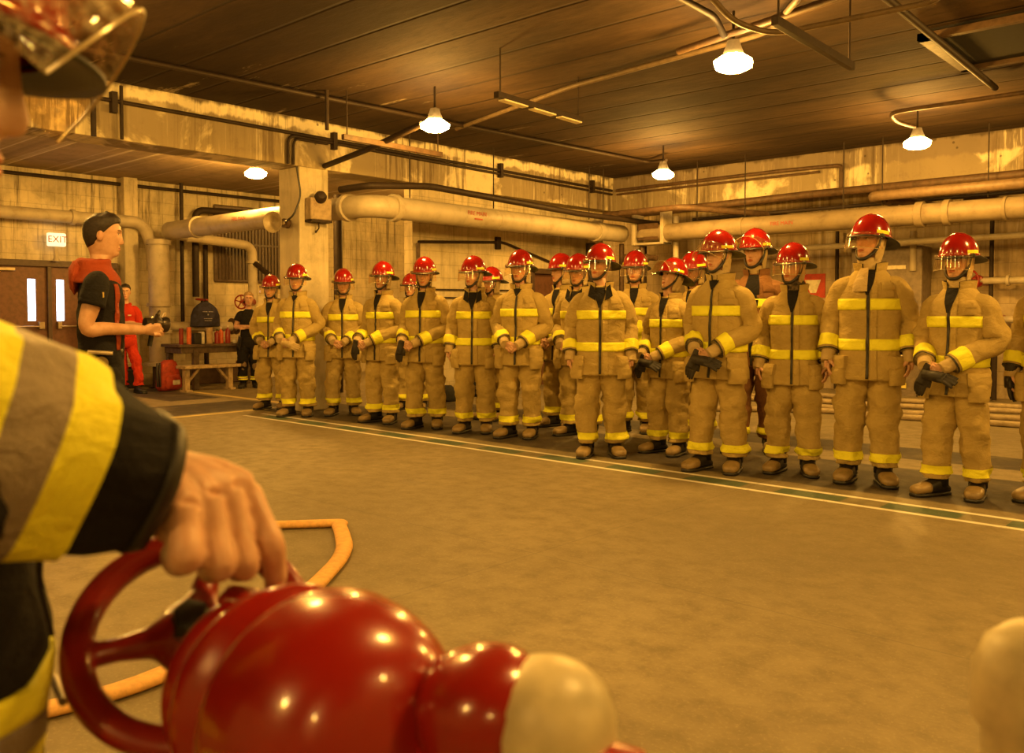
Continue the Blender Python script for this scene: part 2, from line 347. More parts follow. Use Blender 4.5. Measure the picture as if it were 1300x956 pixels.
LL = {(-7.1, 11.2): 'glowing low bay lamp nearest the corner where the two beams meet', (-3.52, 11.2): 'glowing low bay lamp hung just in front of the cross beam, beside the bent conduit',
      (-7.1, 6.6): 'glowing low bay lamp over the row, beside the strut rack on the long beam', (-3.52, 6.6): 'glowing low bay lamp hung nearest above the row, largest of the lit lamps',
      (-11.5, 7.1): 'glowing low bay lamp behind the long beam, beside the column'}
for i, (x, y) in enumerate(LAMPS):
    make_lamp(i, x, y, LL.get((x, y), 'glowing low bay lamp out of the picture, lighting the hall'))

# ------------------------------------------------------------ pipes and conduits
def pipe(name, pts, r, mat, bend=.1, n=14, label=None, cat='pipe', group=None, couplings=(), cmat=None, parent=None):
    o = MB().tube(route(pts, bend), r, n).build(name, mat, parent, label=label, cat=cat if parent is None else None, group=group)
    for (p, ax, cr, cl) in couplings:
        c = MB().lathe([(r, -cl), (cr, -cl), (cr, cl), (r, cl)], p, ax, 16).build('coupling', cmat or mat, o, bevel=.004)
    return o
Y_, X_, Z_ = (0, 1, 0), (1, 0, 0), (0, 0, 1)
CR, DK, BR = M_PIPE(), M_DPIPE(), M_BRPIPE()
fm = pipe('fire_main_pipe', [(-14.35, 7.2, 2.66), (-9.0, 7.2, 2.66), (-9.0, 12.86, 2.66)], .15, CR, .38, 28, 'thick cream fire main running under the long beam and bending behind the column',
     'pipe', None, [((-9.0, 7.62, 2.66), Y_, .185, .04), ((-9.42, 7.2, 2.66), X_, .185, .04), ((-9.0, 9.6, 2.66), Y_, .156, .02), ((-9.0, 12.1, 2.66), Y_, .18, .05), ((-13.4, 7.2, 2.66), X_, .18, .04)])
def text(s, size, loc, rot, mat, parent, name='lettering', ext=.001):
    cu = bpy.data.curves.new(name, 'FONT'); cu.body = s; cu.size = size; cu.align_x = 'CENTER'; cu.align_y = 'CENTER'; cu.extrude = ext
    t = bpy.data.objects.new('tmp', cu); COL.objects.link(t)
    me = bpy.data.meshes.new_from_object(t.evaluated_get(bpy.context.evaluated_depsgraph_get())); bpy.data.objects.remove(t); bpy.data.curves.remove(cu)
    o = bpy.data.objects.new(name, me); COL.objects.link(o); me.materials.clear(); me.materials.append(mat); o.parent = parent
    loc = Vector(loc)
    if parent is not None and parent.name.startswith('exit') is False and False: pass
    o.location = loc; o.rotation_euler = rot; return o
MRT = simple('red_stencil', (.42, .05, .02), .6)
text('FIRE MAIN', .085, (-8.848, 9.05, 2.69), (R(90), 0, R(90)), MRT, fm); 
MB().box((-8.853, 9.0, 2.605), (-8.847, 9.16, 2.625)).build('stencil_arrow', MRT, fm, smooth=False)
text('FIRE MAIN', .085, (-11.9, 7.047, 2.68), (R(90), 0, 0), MRT, fm)
rm = pipe('cross_main_pipe', [(-8.45, 12.75, 2.55), (-8.45, 12.75, 2.62), (6.9, 12.75, 2.62)], .145, simple('dull_cream_paint', (.30, .235, .145), .55, var=.12, nscale=5, spec=.3, dirt=(.2, .14, .08)), .1, 28, 'thick cream main running along the cross beam behind the helmets',
     'pipe', None, [((-6.6, 12.75, 2.62), X_, .155, .03), ((-3.95, 12.75, 2.62), X_, .18, .05), ((-3.6, 12.75, 2.62), X_, .18, .04), ((-2.9, 12.75, 2.62), X_, .16, .02), ((-2.4, 12.75, 2.62), X_, .16, .02)])
text('FIRE MAIN', .08, (-5.9, 12.603, 2.62), (R(90), 0, 0), MRT, rm)
MB().box((-8.62, 12.6, 2.42), (-8.56, 12.9, 2.95)).box((-8.05, 12.6, 2.42), (-7.99, 12.9, 3.0)).box((-8.62, 12.62, 2.42), (-7.99, 12.88, 2.46)).build('pipe_bracket', CR, None, False, .01, label='cream steel bracket frame joining the mains at the corner', cat='bracket')
MB().box((-8.5, 12.62, 2.50), (-8.1, 12.64, 2.78)).build('louvre_panel', BR, None, False, label='small dark slatted panel inside the corner bracket', cat='panel')
# dark branch pipe dropping off the long beam, brown mains under the cross beam
pipe('branch_pipe', [(-9.4, 7.05, 2.88), (-8.9, 7.1, 2.89), (-8.72, 8.0, 2.96), (-8.7, 11.2, 2.86), (-8.3, 14.0, 2.80)], .045, DK, .12, 12, 'dark branch pipe angled along the long beam above the fire main')
pipe('brown_main_pipe', [(-9.3, 12.95, 2.99), (-5.6, 12.95, 3.06), (6.9, 12.95, 3.12)], .06, BR, .05, 14, 'brown pipe running just under the cross beam, upper one of the two', group=None)
pipe('brown_feed_pipe', [(-8.9, 12.2, 2.93), (-7.4, 12.2, 2.95), (-6.6, 12.9, 2.86), (-6.0, 14.2, 2.8)], .05, BR, .15, 14, 'brown pipe kinking back beneath the cross beam near the corner')
pipe('brown_header_pipe', [(-4.55, 13.5, 2.90), (-4.55, 12.55, 2.90), (6.9, 12.55, 2.93)], .07, simple('tan_pipe_paint', (.20, .13, .07), .55), .12, 16, 'tan header pipe starting behind the tall firefighter and running under the cross beam')
pipe('slanting_pipe', [(-4.4, 12.75, 2.88), (-3.6, 13.5, 2.70)], .06, BR, .05, 12, 'short brown pipe slanting down behind the tan header')
pipe('dark_rail_pipe', [(-7.8, 13.25, 2.86), (6.9, 13.25, 2.92)], .03, DK, .05, 10, 'thin dark rail above the cross main')
pipe('thin_cream_pipe', [(-7.9, 13.5, 2.28), (-1.9, 13.5, 2.33)], .045, CR, .05, 12, 'thin cream pipe running below the cross main')
MB().lathe([(.0, .3), (.17, .3), (.17, .0), (.22, 0), (.22, -.06), (.13, -.08), (0, -.08)], (-3.4, 13.55, 2.9), n=20).build('drain_body', BR, None, label='squat brown drain body hanging beneath the cross beam', cat='drain')
# ceiling conduits
pipe('ceiling_conduit', [(-9.4, 2.0, 3.69), (-8.35, 2.9, 3.68), (-8.1, 7.95, 3.68), (-7.9, 12.0, 3.69), (-7.3, 11.6, 3.6)], .026, DK, .25, 10, 'dark conduit crossing the ceiling from the near corner towards the corner lamp', 'conduit')
pipe('ceiling_conduit', [(-3.45, 3.2, 3.66), (-3.55, 5.2, 3.66), (-3.52, 6.3, 3.62), (-3.52, 6.45, 3.5)], .028, DK, .2, 10, 'short dark conduit feeding the largest lit lamp', 'conduit')
pipe('ceiling_conduit', [(-8.3, 8.1, 3.68), (-5.8, 7.35, 3.66), (-3.4, 7.0, 3.64), (-2.6, 5.9, 3.5), (-2.62, 4.5, 3.5)], .026, simple('pale_conduit', (.13, .09, .05), .6, spec=.3), .25, 12, 'pale conduit running across the slab past the strip fixture', 'conduit')
pipe('ceiling_conduit', [(-3.15, 4.9, 3.70), (-3.15, 5.9, 3.40), (-3.0, 6.25, 3.36), (-1.9, 6.5, 3.42), (-1.6, 5.9, 3.5), (-1.7, 4.5, 3.6)], .022, simple('pale_conduit', (.13, .09, .05), .6, spec=.3), .16, 12, 'bent pale conduit dropping beside the dark strut', 'conduit')
pipe('ceiling_conduit', [(-4.1, 6.7, 3.55), (-1.95, 6.2, 3.55), (-1.4, 6.0, 3.55), (-1.3, 4.2, 3.6)], .03, BR, .2, 12, 'brown conduit curving above the dark strut', 'conduit')
pipe('ceiling_conduit', [(-2.3, 4.0, 3.62), (-2.45, 10.25, 3.62)], .032, DK, .1, 10, 'long dark conduit running straight towards the cross beam beside the recess', 'conduit')
pipe('ceiling_conduit', [(-1.15, 4.0, 3.64), (-1.7, 10.9, 3.64)], .03, DK, .1, 10, 'thin dark conduit at the edge of the recess', 'conduit')
pipe('lamp_conduit', [(6.5, 10.3, 3.54), (-3.55, 10.3, 3.54), (-3.62, 10.75, 3.52), (-3.52, 11.1, 3.5)], .024, BR, .2, 12, 'brown conduit bending down to the lamp by the cross beam', 'conduit')
MB().box((-2.15, 10.15, 3.48), (-1.85, 10.4, 3.7)).build('junction_box', DK, None, False, .01, label='dark junction box on the conduit near the cross beam', cat='junction box')
MB().box((-3.35, 4.2, 3.5), (-2.3, 4.75, 3.7)).build('ceiling_box', DK, None, False, .01, label='dark box on the slab above the dark strut', cat='junction box')
MB().box((-2.56, 8.1, 3.64), (-2.46, 9.45, 3.7)).box((-2.56, 8.1, 3.64), (-.95, 8.17, 3.7)).box((-2.56, 9.38, 3.64), (-.95, 9.45, 3.7)).build('trim_8', BR, None, False, kind='structure')
# struts and hangers
def strut(name, a, b, z, top, label, mat=DK, w=.05, stripe=None):
    root = empty(name, (a[0], a[1], z), math.atan2(b[1] - a[1], b[0] - a[0]), label, 'strut')
    L = math.dist(a, b); MB().box((0, -w / 2, -.03), (L, w / 2, .03)).build('channel', mat, root, False, .004)
    for x in (0.06, L - .06): MB().tube([(x, 0, 0), (x, 0, top - z)], .008, 6).build('hanger_rod', DK, root)
    return root, L
strut('strut_rack', (-2.66, 5.55), (-2.70, 7.0), 3.22, CEIL, 'dark hanging steel strut between the bent conduits near the brightest lamp')
s_, L_ = strut('strip_fixture', (-5.62, 6.0), (-5.70, 7.4), 3.30, CEIL, 'narrow hanging strip fixture with three pale tubes', w=.06)
for k in range(3): MB().box((.08 + k * .46, -.038, -.042), (.44 + k * .46, .038, -.028)).build('tube_cover', simple('pale_cover', (.85, .75, .5), .4), s_, False)
strut('strut_rack', (-7.95, 6.0), (-7.95, 7.5), 3.22, CEIL, 'brown hanging steel strut crossing in front of the long beam', mat=BR)
pipe('hanging_conduit', [(-8.1, 5.9, CEIL), (-8.1, 5.9, 3.3)], .022, DK, .05, 8, 'dark drop pipe hanging from the slab in front of the long beam', 'conduit')
pipe('diagonal_conduit', [(-9.9, 6.95, 3.16), (-8.3, 6.65, 3.22), (-7.2, 6.5, 3.33)], .035, DK, .1, 10, 'dark conduit slanting from the column head to the lamp', 'conduit')
# conduits on the long beam
pipe('beam_conduit', [(-9.46, -5, 3.56), (-9.46, 13.2, 3.50)], .022, DK, .1, 8, 'upper thin dark conduit clipped along the long beam', 'conduit')
pipe('beam_conduit', [(-9.46, 6.3, 3.13), (-9.46, 6.3, 3.49), (-9.46, 13.2, 3.43)], .02, DK, .12, 8, 'lower thin dark conduit clipped along the long beam, turning down by the column', 'conduit')
pipe('beam_conduit', [(-9.46, 6.38, 3.13), (-9.46, 6.38, 3.46), (-9.46, 6.9, 3.46)], .016, DK, .1, 8, 'short dark conduit turning down beside the column head', 'conduit')
pipe('cable_drop', [(-9.5, 6.45, 3.12), (-9.48, 6.5, 2.75), (-9.5, 6.4, 2.5), (-9.6, 6.35, 2.42)], .012, M_RUB(), .1, 8, 'black cable curling down the column to the horn speaker', 'cable')
for i, y in enumerate((4.14, 7.0, 10.2, 12.6)):
    MB().box((-9.5, y - .03, 3.40), (-9.42, y + .03, 3.62)).build('conduit_clip', DK, None, False, label='dark steel clip on the long beam, %s counting towards the corner' % ORD[i], cat='clip', group='clips on the long beam')
pipe('downpipe', [(-9.45, 4.22, 3.7), (-9.45, 4.22, 3.13)], .02, DK, .05, 8, 'thin vertical conduit on the long beam, second from the near end', 'conduit')
pipe('downpipe', [(-9.44, 3.92, 3.72), (-9.44, 3.92, 3.12)], .03, DK, .05, 8, 'thick vertical bracket pipe on the long beam near the visor', 'conduit')
for i, (y, z1) in enumerate(((7.9, 2.82), (9.55, 2.82), (11.9, 2.84), (12.3, 2.84))):
    MB().tube([(-9.0, y, CEIL), (-9.0, y, z1)], .009, 6).build('hanger_rod', DK, None, label='thin rod hanging the fire main from the slab, %s from the column' % ORD[i], cat='hanger', group='rods over the fire main')
for i, (x, z1) in enumerate(((-7.4, 2.78), (-6.55, 2.78), (-5.0, 2.78), (-4.45, 2.78), (-3.1, 2.78), (-2.5, 2.78))):
    MB().tube([(x, 12.7, CEIL), (x, 12.7, z1)], .009, 6).build('hanger_rod', DK, None, label='thin rod hanging the cross main from the slab, %s from the corner' % ORD[i], cat='hanger', group='rods over the cross main')
# conduits on the cross beam
pipe('beam_conduit', [(-9.4, 13.26, 3.50), (-6.2, 13.26, 3.52), (-5.3, 13.24, 3.50), (-5.25, 13.24, 3.48), (-5.25, 13.24, 3.13)], .03, BR, .12, 10, 'brown conduit along the cross beam turning down in its middle', 'conduit')
pipe('beam_conduit', [(-9.4, 13.27, 3.43), (-5.6, 13.27, 3.44)], .02, BR, .12, 8, 'lower thin brown conduit along the cross beam', 'conduit')
# west bay: pipes on the block wall
pipe('wall_conduit', [(-14.92, 1, 3.44), (-14.92, 11, 3.44)], .03, DK, .1, 8, 'dark conduit running high along the streaked block wall', 'conduit')
pipe('wall_main_pipe', [(-14.7, 1.5, 2.80), (-14.7, 6.9, 2.80), (-14.7, 7.06, 2.4), (-14.7, 7.06, 2.0)], .10, CR, .35, 20, 'cream pipe along the streaked wall bending down beside the tall riser', 'pipe', None, [((-14.7, 5.75, 2.80), Y_, .125, .03)])
rs = pipe('riser_pipe', [(-14.35, 7.0, .38), (-14.35, 7.0, 2.5)], .17, CR, .1, 28, 'very thick cream riser standing behind the red-suited person', 'pipe', None,
     [((-14.35, 7.0, 1.40), Z_, .20, .03), ((-14.35, 7.0, .95), Z_, .20, .03), ((-14.35, 7.0, .40), Z_, .25, .03), ((-14.35, 7.0, 2.45), Z_, .2, .04)])
MB().lathe([(.12, 0), (.12, -.38), (.2, -.38)], (-14.35, 7.0, .38), n=16).build('foot', BR, rs)
el = pipe('elbow_pipe', [(-14.5, 7.25, 2.62), (-14.5, 8.87, 2.50), (-14.5, 8.87, 1.46)], .085, CR, .2, 20, 'cream branch pipe with an elbow dropping to the red gate valve', 'pipe', None, [((-14.5, 8.87, 2.2), Z_, .12, .025), ((-14.5, 7.6, 2.60), Y_, .11, .05)])
pipe('low_header_pipe', [(-14.5, 7.2, 1.03), (-14.5, 9.6, 1.0)], .085, CR, .1, 18, 'cream header pipe behind the cluttered workbench', 'pipe', None, [((-14.5, 8.43, 1.02), Y_, .15, .012), ((-14.5, 8.52, 1.02), Y_, .15, .012)], BR)
pipe('dark_riser_pipe', [(-14.7, 7.85, 1.55), (-14.7, 7.85, 3.1), (-14.7, 9.0, 3.12), (-14.7, 10.6, 3.1)], .06, DK, .18, 14, 'dark pipe climbing the streaked wall and turning along it above the cream main')
pipe('dark_riser_pipe', [(-14.75, 7.62, 1.1), (-14.75, 7.62, 3.56)], .035, DK, .1, 10, 'thin dark riser nearest the thick cream riser')
pipe('dark_riser_pipe', [(-14.85, 8.12, .0), (-14.85, 8.12, 2.5)], .045, DK, .1, 10, 'dark riser standing beside the hanging bag')
pipe('sloping_pipe', [(-14.5, 8.87, 2.22), (-12.6, 8.9, 1.25)], .05, DK, .1, 12, 'black pipe sloping down from the cream elbow towards the column')
pipe('corner_riser_pipe', [(-11.2, 8.35, .02), (-11.2, 8.35, 3.1)], .07, DK, .1, 14, 'dark riser standing behind the column')
pipe('corner_branch_pipe', [(-9.77, 8.75, 2.32), (-9.77, 8.9, 2.33), (-9.77, 10.6, 2.42), (-9.77, 11.8, 2.15)], .022, DK, .1, 8, 'thin dark pipe running along the infill wall beneath the fire main')
pipe('infill_conduit', [(-9.75, 8.72, 2.3), (-9.75, 8.72, .02)], .03, BR, .1, 10, 'brown vertical conduit on the corner of the infill wall', 'conduit')
fillet_box('switch_box', (-9.8, 10.42, 2.3), (-9.74, 10.52, 2.5), DK, None, .008, label='small dark switch box on the infill wall', cat='switch box')
for k in range(3):
    pipe('wall_rail', [(-9.77, 8.9, (1.62, 1.5, 1.2)[k]), (-9.77, 11.2, (1.64, 1.5, 1.2)[k])], .012, DK, .1, 6, ('top', 'middle', 'bottom')[k] + ' thin dark rail along the infill wall behind the row', 'rail')
# dense risers in the corner behind the row
for i, (x, y, r, m, l) in enumerate(((-9.45, 12.55, .09, DK, 'thick dark riser in the corner of the beams'), (-9.1, 13.0, .045, BR, 'brown riser in the corner behind the row'), (-8.7, 13.1, .06, DK, 'dark riser under the corner bracket'),
        (-7.95, 12.95, .05, CR, 'cream riser dropping from the corner bracket'), (-7.6, 13.3, .05, DK, 'dark riser beside the cream corner riser'))):
    pipe('corner_riser', [(x, y, .02), (x, y, 2.5 if i != 3 else 2.9)], r, m, .1, 12, l)
vb = MB()
for (x, y, z, r) in ((-8.62, 12.8, 2.28, .09), (-8.42, 12.75, 2.2, .08), (-8.5, 12.7, 2.05, .07)): vb.ball((x, y, z), r)
vb.tube([(-8.9, 12.8, 2.25), (-8.2, 12.75, 2.2)], .05, 10).tube([(-8.5, 12.75, 2.4), (-8.5, 12.75, 1.9)], .05, 10)
vb.build('valve_cluster', BR, None, label='cluster of brown valves under the corner bracket', cat='valve')
# wall fittings
def handwheel(parent, c, ax, rad, mat, tr=.014, spokes=5, name='handwheel'):
    ax = Vector(ax).normalized(); a = ax.orthogonal().normalized(); b = ax.cross(a); c = Vector(c); mb = MB()
    P = [c + (a * cos(2 * pi * k / 28) + b * sin(2 * pi * k / 28)) * rad for k in range(28)]
    rings = []
    for k in range(28):
        rd = (P[k] - c).normalized(); rings.append([P[k] + rd * tr * cos(2 * pi * j / 8) + ax * tr * sin(2 * pi * j / 8) for j in range(8)])
    n0 = len(mb.v); mb.v += [tuple(p) for r_ in rings for p in r_]
    for k in range(28):
        for j in range(8): mb.f.append(tuple(n0 + q for q in (k * 8 + j, k * 8 + (j + 1) % 8, ((k + 1) % 28) * 8 + (j + 1) % 8, ((k + 1) % 28) * 8 + j)))
    for k in range(spokes):
        t = 2 * pi * k / spokes + .3; d = a * cos(t) + b * sin(t); mb.tube([c, c + d * rad], tr * .75, 8)
    mb.lathe([(rad * .22, -.02), (rad * .22, .02)], c, ax, 12)
    return mb.build(name, mat, parent)
def gate_valve(loc, ax, rad, label, body_len=.3, mat=None, bmat=None):
    mat = mat or M_RED(); ax = Vector(ax).normalized()
    root = empty('gate_valve', loc, 0, label, 'valve')
    handwheel(root, (0, 0, 0), ax, rad, mat)
    MB().tube([(0, 0, 0), ax * -body_len], .018, 8).build('stem', DK, root)
    MB().lathe([(.0, 0), (.05, 0), (.05, -.06), (.09, -.08), (.09, -.12), (.065, -.16), (.07, -.34), (0, -.34)], ax * -.12, ax, 18).build('body', bmat or mat, root)
    return root
gate_valve((-14.15, 8.42, 1.46), (.55, -.83, 0), .12, 'red gate valve with an open handwheel on the streaked wall above the workbench')
gate_valve((-14.5, 7.85, 1.5), (.1, 0, 1), .10, 'small red valve with a horizontal handwheel above the hanging bag', .2)
for (x, z, l) in ((-3.62, 1.73, 'upper red handwheel valve on the pipes behind the last firefighters'), (-3.42, 1.17, 'lower red handwheel valve on the pipes behind the last firefighters')):
    gate_valve((x, 13.85, z), (-.35, -.94, 0), .16, l)
pipe('wall_branch_pipe', [(-3.5, 14.05, 1.73), (-1.0, 14.05, 1.73)], .05, CR, .1, 14, 'thin cream pipe with flanges beside the upper red handwheel', 'pipe', None, [((-3.15, 14.05, 1.73), X_, .08, .02), ((-2.7, 14.05, 1.73), X_, .08, .02)])
pipe('wall_branch_pipe', [(-3.4, 14.2, 1.17), (-2.5, 14.2, 1.17)], .05, CR, .1, 14, 'short cream pipe beside the lower red handwheel')
pipe('wall_drop_pipe', [(-3.38, 14.1, .02), (-3.38, 14.1, 2.6)], .03, DK, .1, 10, 'dark vertical pipe passing the two red handwheels', 'pipe')
pipe('wall_drop_pipe', [(-5.7, 14.25, .02), (-5.7, 14.25, 2.6)], .03, DK, .1, 10, 'dark vertical pipe beside the red wall sign', 'pipe')
pipe('wall_drop_pipe', [(-4.4, 13.9, 1.9), (-4.4, 13.9, 2.5)], .05, CR, .1, 12, 'stub of cream pipe hanging above a red helmet', 'pipe')
pipe('wall_side_pipe', [(-4.0, 14.2, 2.07), (-3.4, 14.2, 2.07)], .022, DK, .1, 8, 'short dark pipe meeting the vertical pipe', 'pipe')
for k in range(3):
    pipe('bundle_pipe', [(-3.45 + k * .09, 13.9, .02), (-3.45 + k * .09, 13.9, .95)], .035, DK, .1, 8, 'dark pipe stub rising from the floor behind the last two firefighters', 'pipe', 'dark pipe stubs by the lower valve')
pipe('bench_rail', [(-3.4, 13.7, .98), (-2.4, 13.7, .98)], .012, BR, .1, 6, 'thin brown rail below the lower red handwheel', 'rail')
# grey roll cabinet with its signs
cab = empty('steel_cabinet', (-4.72, 14.1, 0), 0, 'grey steel cabinet with warning plates against the far wall', 'cabinet')
MC = simple('cabinet_grey', (.24, .19, .14), .5, metal=.2)
fillet_box('body', (-.62, -.2, .02), (.45, .25, 2.28), MC, cab, .02)
MB().lathe([(.30, 0), (.30, .02), (.27, .02), (.27, 0)], (.08, -.21, 1.35), (0, -1, 0), 32).build('round_cover', simple('cover_grey', (.32, .25, .18), .45), cab)
for (x0, x1, z0, z1, m, n) in ((-.12, .22, 1.93, 1.99, simple('plate_cream', (.8, .7, .5), .5), 'name_plate'), (-.05, .22, 1.36, 1.44, simple('plate_orange', (.7, .22, .05), .5), 'warning_plate'), (-.1, .25, .12, .2, simple('plate_yellow', (.85, .7, .15), .5), 'kick_plate'), (-.5, .4, .0, .06, MC, 'plinth')):
    MB().box((x0, -.225, z0), (x1, -.2, z1)).build(n, m, cab, False)
sg = MB().box((-4.92, 13.80, .42), (-4.42, 13.815, .86)).build('wall_sign', simple('sign_cream', (.85, .78, .6), .5), None, False, label='cream notice board reading NO EXIT low beside the cabinet', cat='sign')
MTX = simple('sign_black', (.03, .025, .02), .6)
text('NO', .17, (-4.70, 13.798, .74), (R(90), 0, 0), MTX, sg); text('EXIT', .17, (-4.67, 13.798, .54), (R(90), 0, 0), MTX, sg)
MB().box((-4.7, 13.815, .0), (-4.66, 13.84, .8)).build('sign_post', DK, sg, False)
rsn = MB().box((-6.35, 14.38, 1.52), (-5.95, 14.40, 1.92)).build('wall_sign', simple('sign_red', (.55, .05, .02), .5), None, False, label='red square notice on the far wall', cat='sign')
MB().add([(-6.30, 14.375, 1.82), (-6.02, 14.375, 1.82), (-6.1, 14.375, 1.6), (-6.2, 14.375, 1.6)], [(0, 1, 2, 3)]).build('pale_patch', simple('sign_cream', (.85, .78, .6), .5), rsn, False)
# exit sign on a stub over the doors
ex = empty('exit_sign', (-14.78, 5.53, 2.43), 0, 'small lit white EXIT sign over the brown double doors', 'sign')
fillet_box('box', (-.05, -.135, -.105), (.05, .135, .105), mat_emit('exit_face', (1, .72, .42), .9), ex, .02)
text('EXIT', .145, (.053, 0, 0), (R(90), 0, R(90)), simple('sign_brown', (.35, .08, .03), .5), ex)
MB().tube([(-.02, 0, -.10), (-.02, 0, -.30)], .035, 10).tube([(-.02, 0, -.30), (-.02, 0, -.34)], .05, 10).build('stub', CR, ex)
# louvre grille on the west wall
lv = empty('wall_louvre', (-14.97, 9.3, 2.55), 0, 'large dark ribbed louvre in the streaked wall behind the column', 'louvre')
fillet_box('frame', (-.03, -.95, -.72), (.03, .95, .72), simple('louvre_frame', (.13, .09, .06), .5), lv, .03)
lb = MB()
for k in range(26): lb.box((.03, -.88 + k * .07, -.66), (.055, -.855 + k * .07, .66))
lb.box((.055, -.9, -.02), (.065, .9, .02)); lb.build('rib_grille', simple('louvre_rib', (.10, .07, .05), .5), lv, False)
# horn speaker and alarm box on the column
hn = empty('horn_speaker', (-9.72, 6.30, 2.42), R(12), 'round tan horn speaker mounted on the column', 'speaker')
MB().lathe([(.02, .0), (.03, .12), (.06, .2), (.13, .27), (.135, .27), (.125, .255), (.055, .18), (.0, .15)], (0, .12, 0), (.25, -1, -.05), 28).build('horn', simple('horn_tan', (.45, .36, .22), .45), hn)
MB().ball((.03, .0, 0), .03).build('horn_driver', CR, hn)
MB().lathe([(.0, 0), (.06, 0), (.06, -.1), (0, -.1)], (0, .12, 0), (.1, -1, 0), 16).box((-.02, .1, -.02), (.02, .22, .02)).build('mount', BR, hn)
ab = empty('alarm_box', (-9.52, 6.74, 2.62), 0, 'rusty alarm box with a round bell on the column face', 'alarm')
fillet_box('box', (0, -.16, -.16), (.14, .16, .12), simple('rusty_box', (.40, .30, .18), .7, dirt=(.16, .08, .04)), ab, .015)
MB().lathe([(.0, .1), (.05, .09), (.075, .05), (.08, 0), (0, 0)], (.14, -.02, .12), (.8, -.3, .3), 18).build('bell', DK, ab)
MB().tube([(.07, 0, -.16), (.08, 0, -.26), (.05, -.03, -.32), (.08, -.05, -.3)], .01, 6).build('pull_hook', DK, ab)
MB().box((.0, -.16, -.19), (.15, .16, -.16)).build('drip_shelf', DK, ab, False)
# workbench corner -------------------------------------------------------------
WD, WL = simple('dark_bench_wood', (.12, .08, .05), .6, var=.25), simple('pale_bench_wood', (.50, .38, .22), .6, var=.2)
wbn = empty('workbench', (-13.8, 7.75, 0), 0, 'dark wooden workbench cluttered with bottles by the streaked wall', 'table')
fillet_box('top', (-.32, -.85, .70), (.32, .85, .75), WD, wbn, .008); fillet_box('apron', (-.28, -.8, .60), (.28, .8, .70), WD, wbn, .005)
for (x, y) in ((.27, -.55), (.27, .72), (-.27, -.72), (-.27, .72)): fillet_box('leg', (x - .045, y - .045, 0), (x + .045, y + .045, .66), WD, wbn, .006)
bn = empty('bench', (-13.27, 7.3, 0), 0, 'pale wooden bench with braced legs in front of the workbench', 'bench')
bn.scale = (1, .8, 1)
fillet_box('seat', (-.15, -.62, .37), (.15, .62, .42), WL, bn, .008)
for y in (-.5, .45):
    MB().box((-.05, y - .05, 0), (.05, y + .05, .37)).box((-.12, y - .06, 0), (.12, y + .06, .03)).build('leg', WL, bn, False, .005)
    MB().tube([(0, y, .12), (0, y + (.28 if y < 0 else -.28), .37)], .03, 4).build('brace', WL, bn, sharp=20)
def bottle(name, x, y, r, h, mat, cap, label, cat, z=.75, neck=True, group=None):
    o = MB().lathe([(r, 0), (r, h * .7), (r * .9, h * .76), (r * .35, h * .84), (r * .3, h * .9)] if neck else [(r, 0), (r, h * .95), (r * .96, h)], n=16).build(name, mat, None, label=label, cat=cat, group=group); o.location = (x + .3, y, z)
    MB().lathe([(r * .38, 0), (r * .38, h * .1)] if neck else [(r, 0), (r * .9, h * .05)], (0, 0, h * (.9 if neck else .95)), n=12).build('cap', cap, o); return o
wht, orr = simple('white_plastic', (.8, .76, .65), .4), simple('orange_plastic', (.75, .16, .04), .4)
bottle('spray_can', -13.95, 7.02, .035, .26, M_RED(), M_RUB(), 'red can at the riser end of the workbench', 'can', neck=False)
bottle('spray_can', -13.9, 7.13, .038, .28, orr, wht, 'orange can second along the workbench', 'can', neck=False)
fillet_box('tool_box', (-13.75, 7.2, .75), (-13.55, 7.32, .93), M_RUB(), None, .01, label='small black box standing on the workbench', cat='box')
fillet_box('tape_box', (-13.68, 7.335, .75), (-13.56, 7.39, .95), wht, None, .01, label='narrow white carton on the workbench', cat='box')
bottle('kitchen_roll', -13.9, 7.49, .055, .27, simple('tan_card', (.5, .36, .2), .7), simple('tan_card', (.5, .36, .2), .7), 'tan cardboard tube standing on the workbench', 'roll', neck=False)
for k, y in enumerate((7.62, 7.72, 7.82)):
    bottle('sauce_bottle', -13.88 - .05 * (k % 2), y, .042, (.24, .27, .30)[k], (M_RED(), orr, M_RED())[k], (M_RUB(), wht, wht)[k], ('red bottle with a black cap on the workbench', 'orange bottle with a white cap, middle one of the three', 'tallest red bottle with a white cap on the workbench')[k], 'bottle')
bottle('paper_roll', -13.9, 8.14, .06, .27, wht, wht, 'white paper roll standing alone on the workbench', 'roll', neck=False)
for k, y in enumerate((7.93, 8.03, 8.26)):
    bottle('paper_cup', -13.85, y, .035, .06, wht, wht, ('small white cup nearest the red bottles', 'small white cup just before the paper roll', 'small white cup beyond the paper roll')[k], 'cup', neck=False)
# hanging bag / jacket
bg = empty('hanging_bag', (-14.33, 7.82, 1.22), 0, 'navy drawstring bag with white print hanging from the small red valve', 'bag')
MB().grid([[(.05 * sin(t) * s, w_ * cos(t), z) for t in [2 * pi * k / 20 for k in range(20)]] for (z, w_, s) in ((-.20, .26, 1.2), (-.19, .285, 1.6), (0, .27, 1.9), (.12, .22, 1.6), (.19, .14, 1.2), (.24, .05, .8))]).build('bag_body', simple('navy_cloth', (.035, .032, .075), .8, var=.3), bg)
for k, (z, wd) in enumerate(((.07, .16), (.0, .06), (-.05, .17), (-.085, .15))):
    text(('RED RIVER', '*', 'TRAINING', 'CENTER')[k] if False else ('---- ----', '*', '-------', '------')[k], .07, (.1, 0, z), (R(90), 0, R(90)), wht, bg, 'print')
MB().tube([(0, -.05, .22), (-.05, 0, .32), (0, .05, .22)], .008, 6).build('drawstring', M_RUB(), bg)
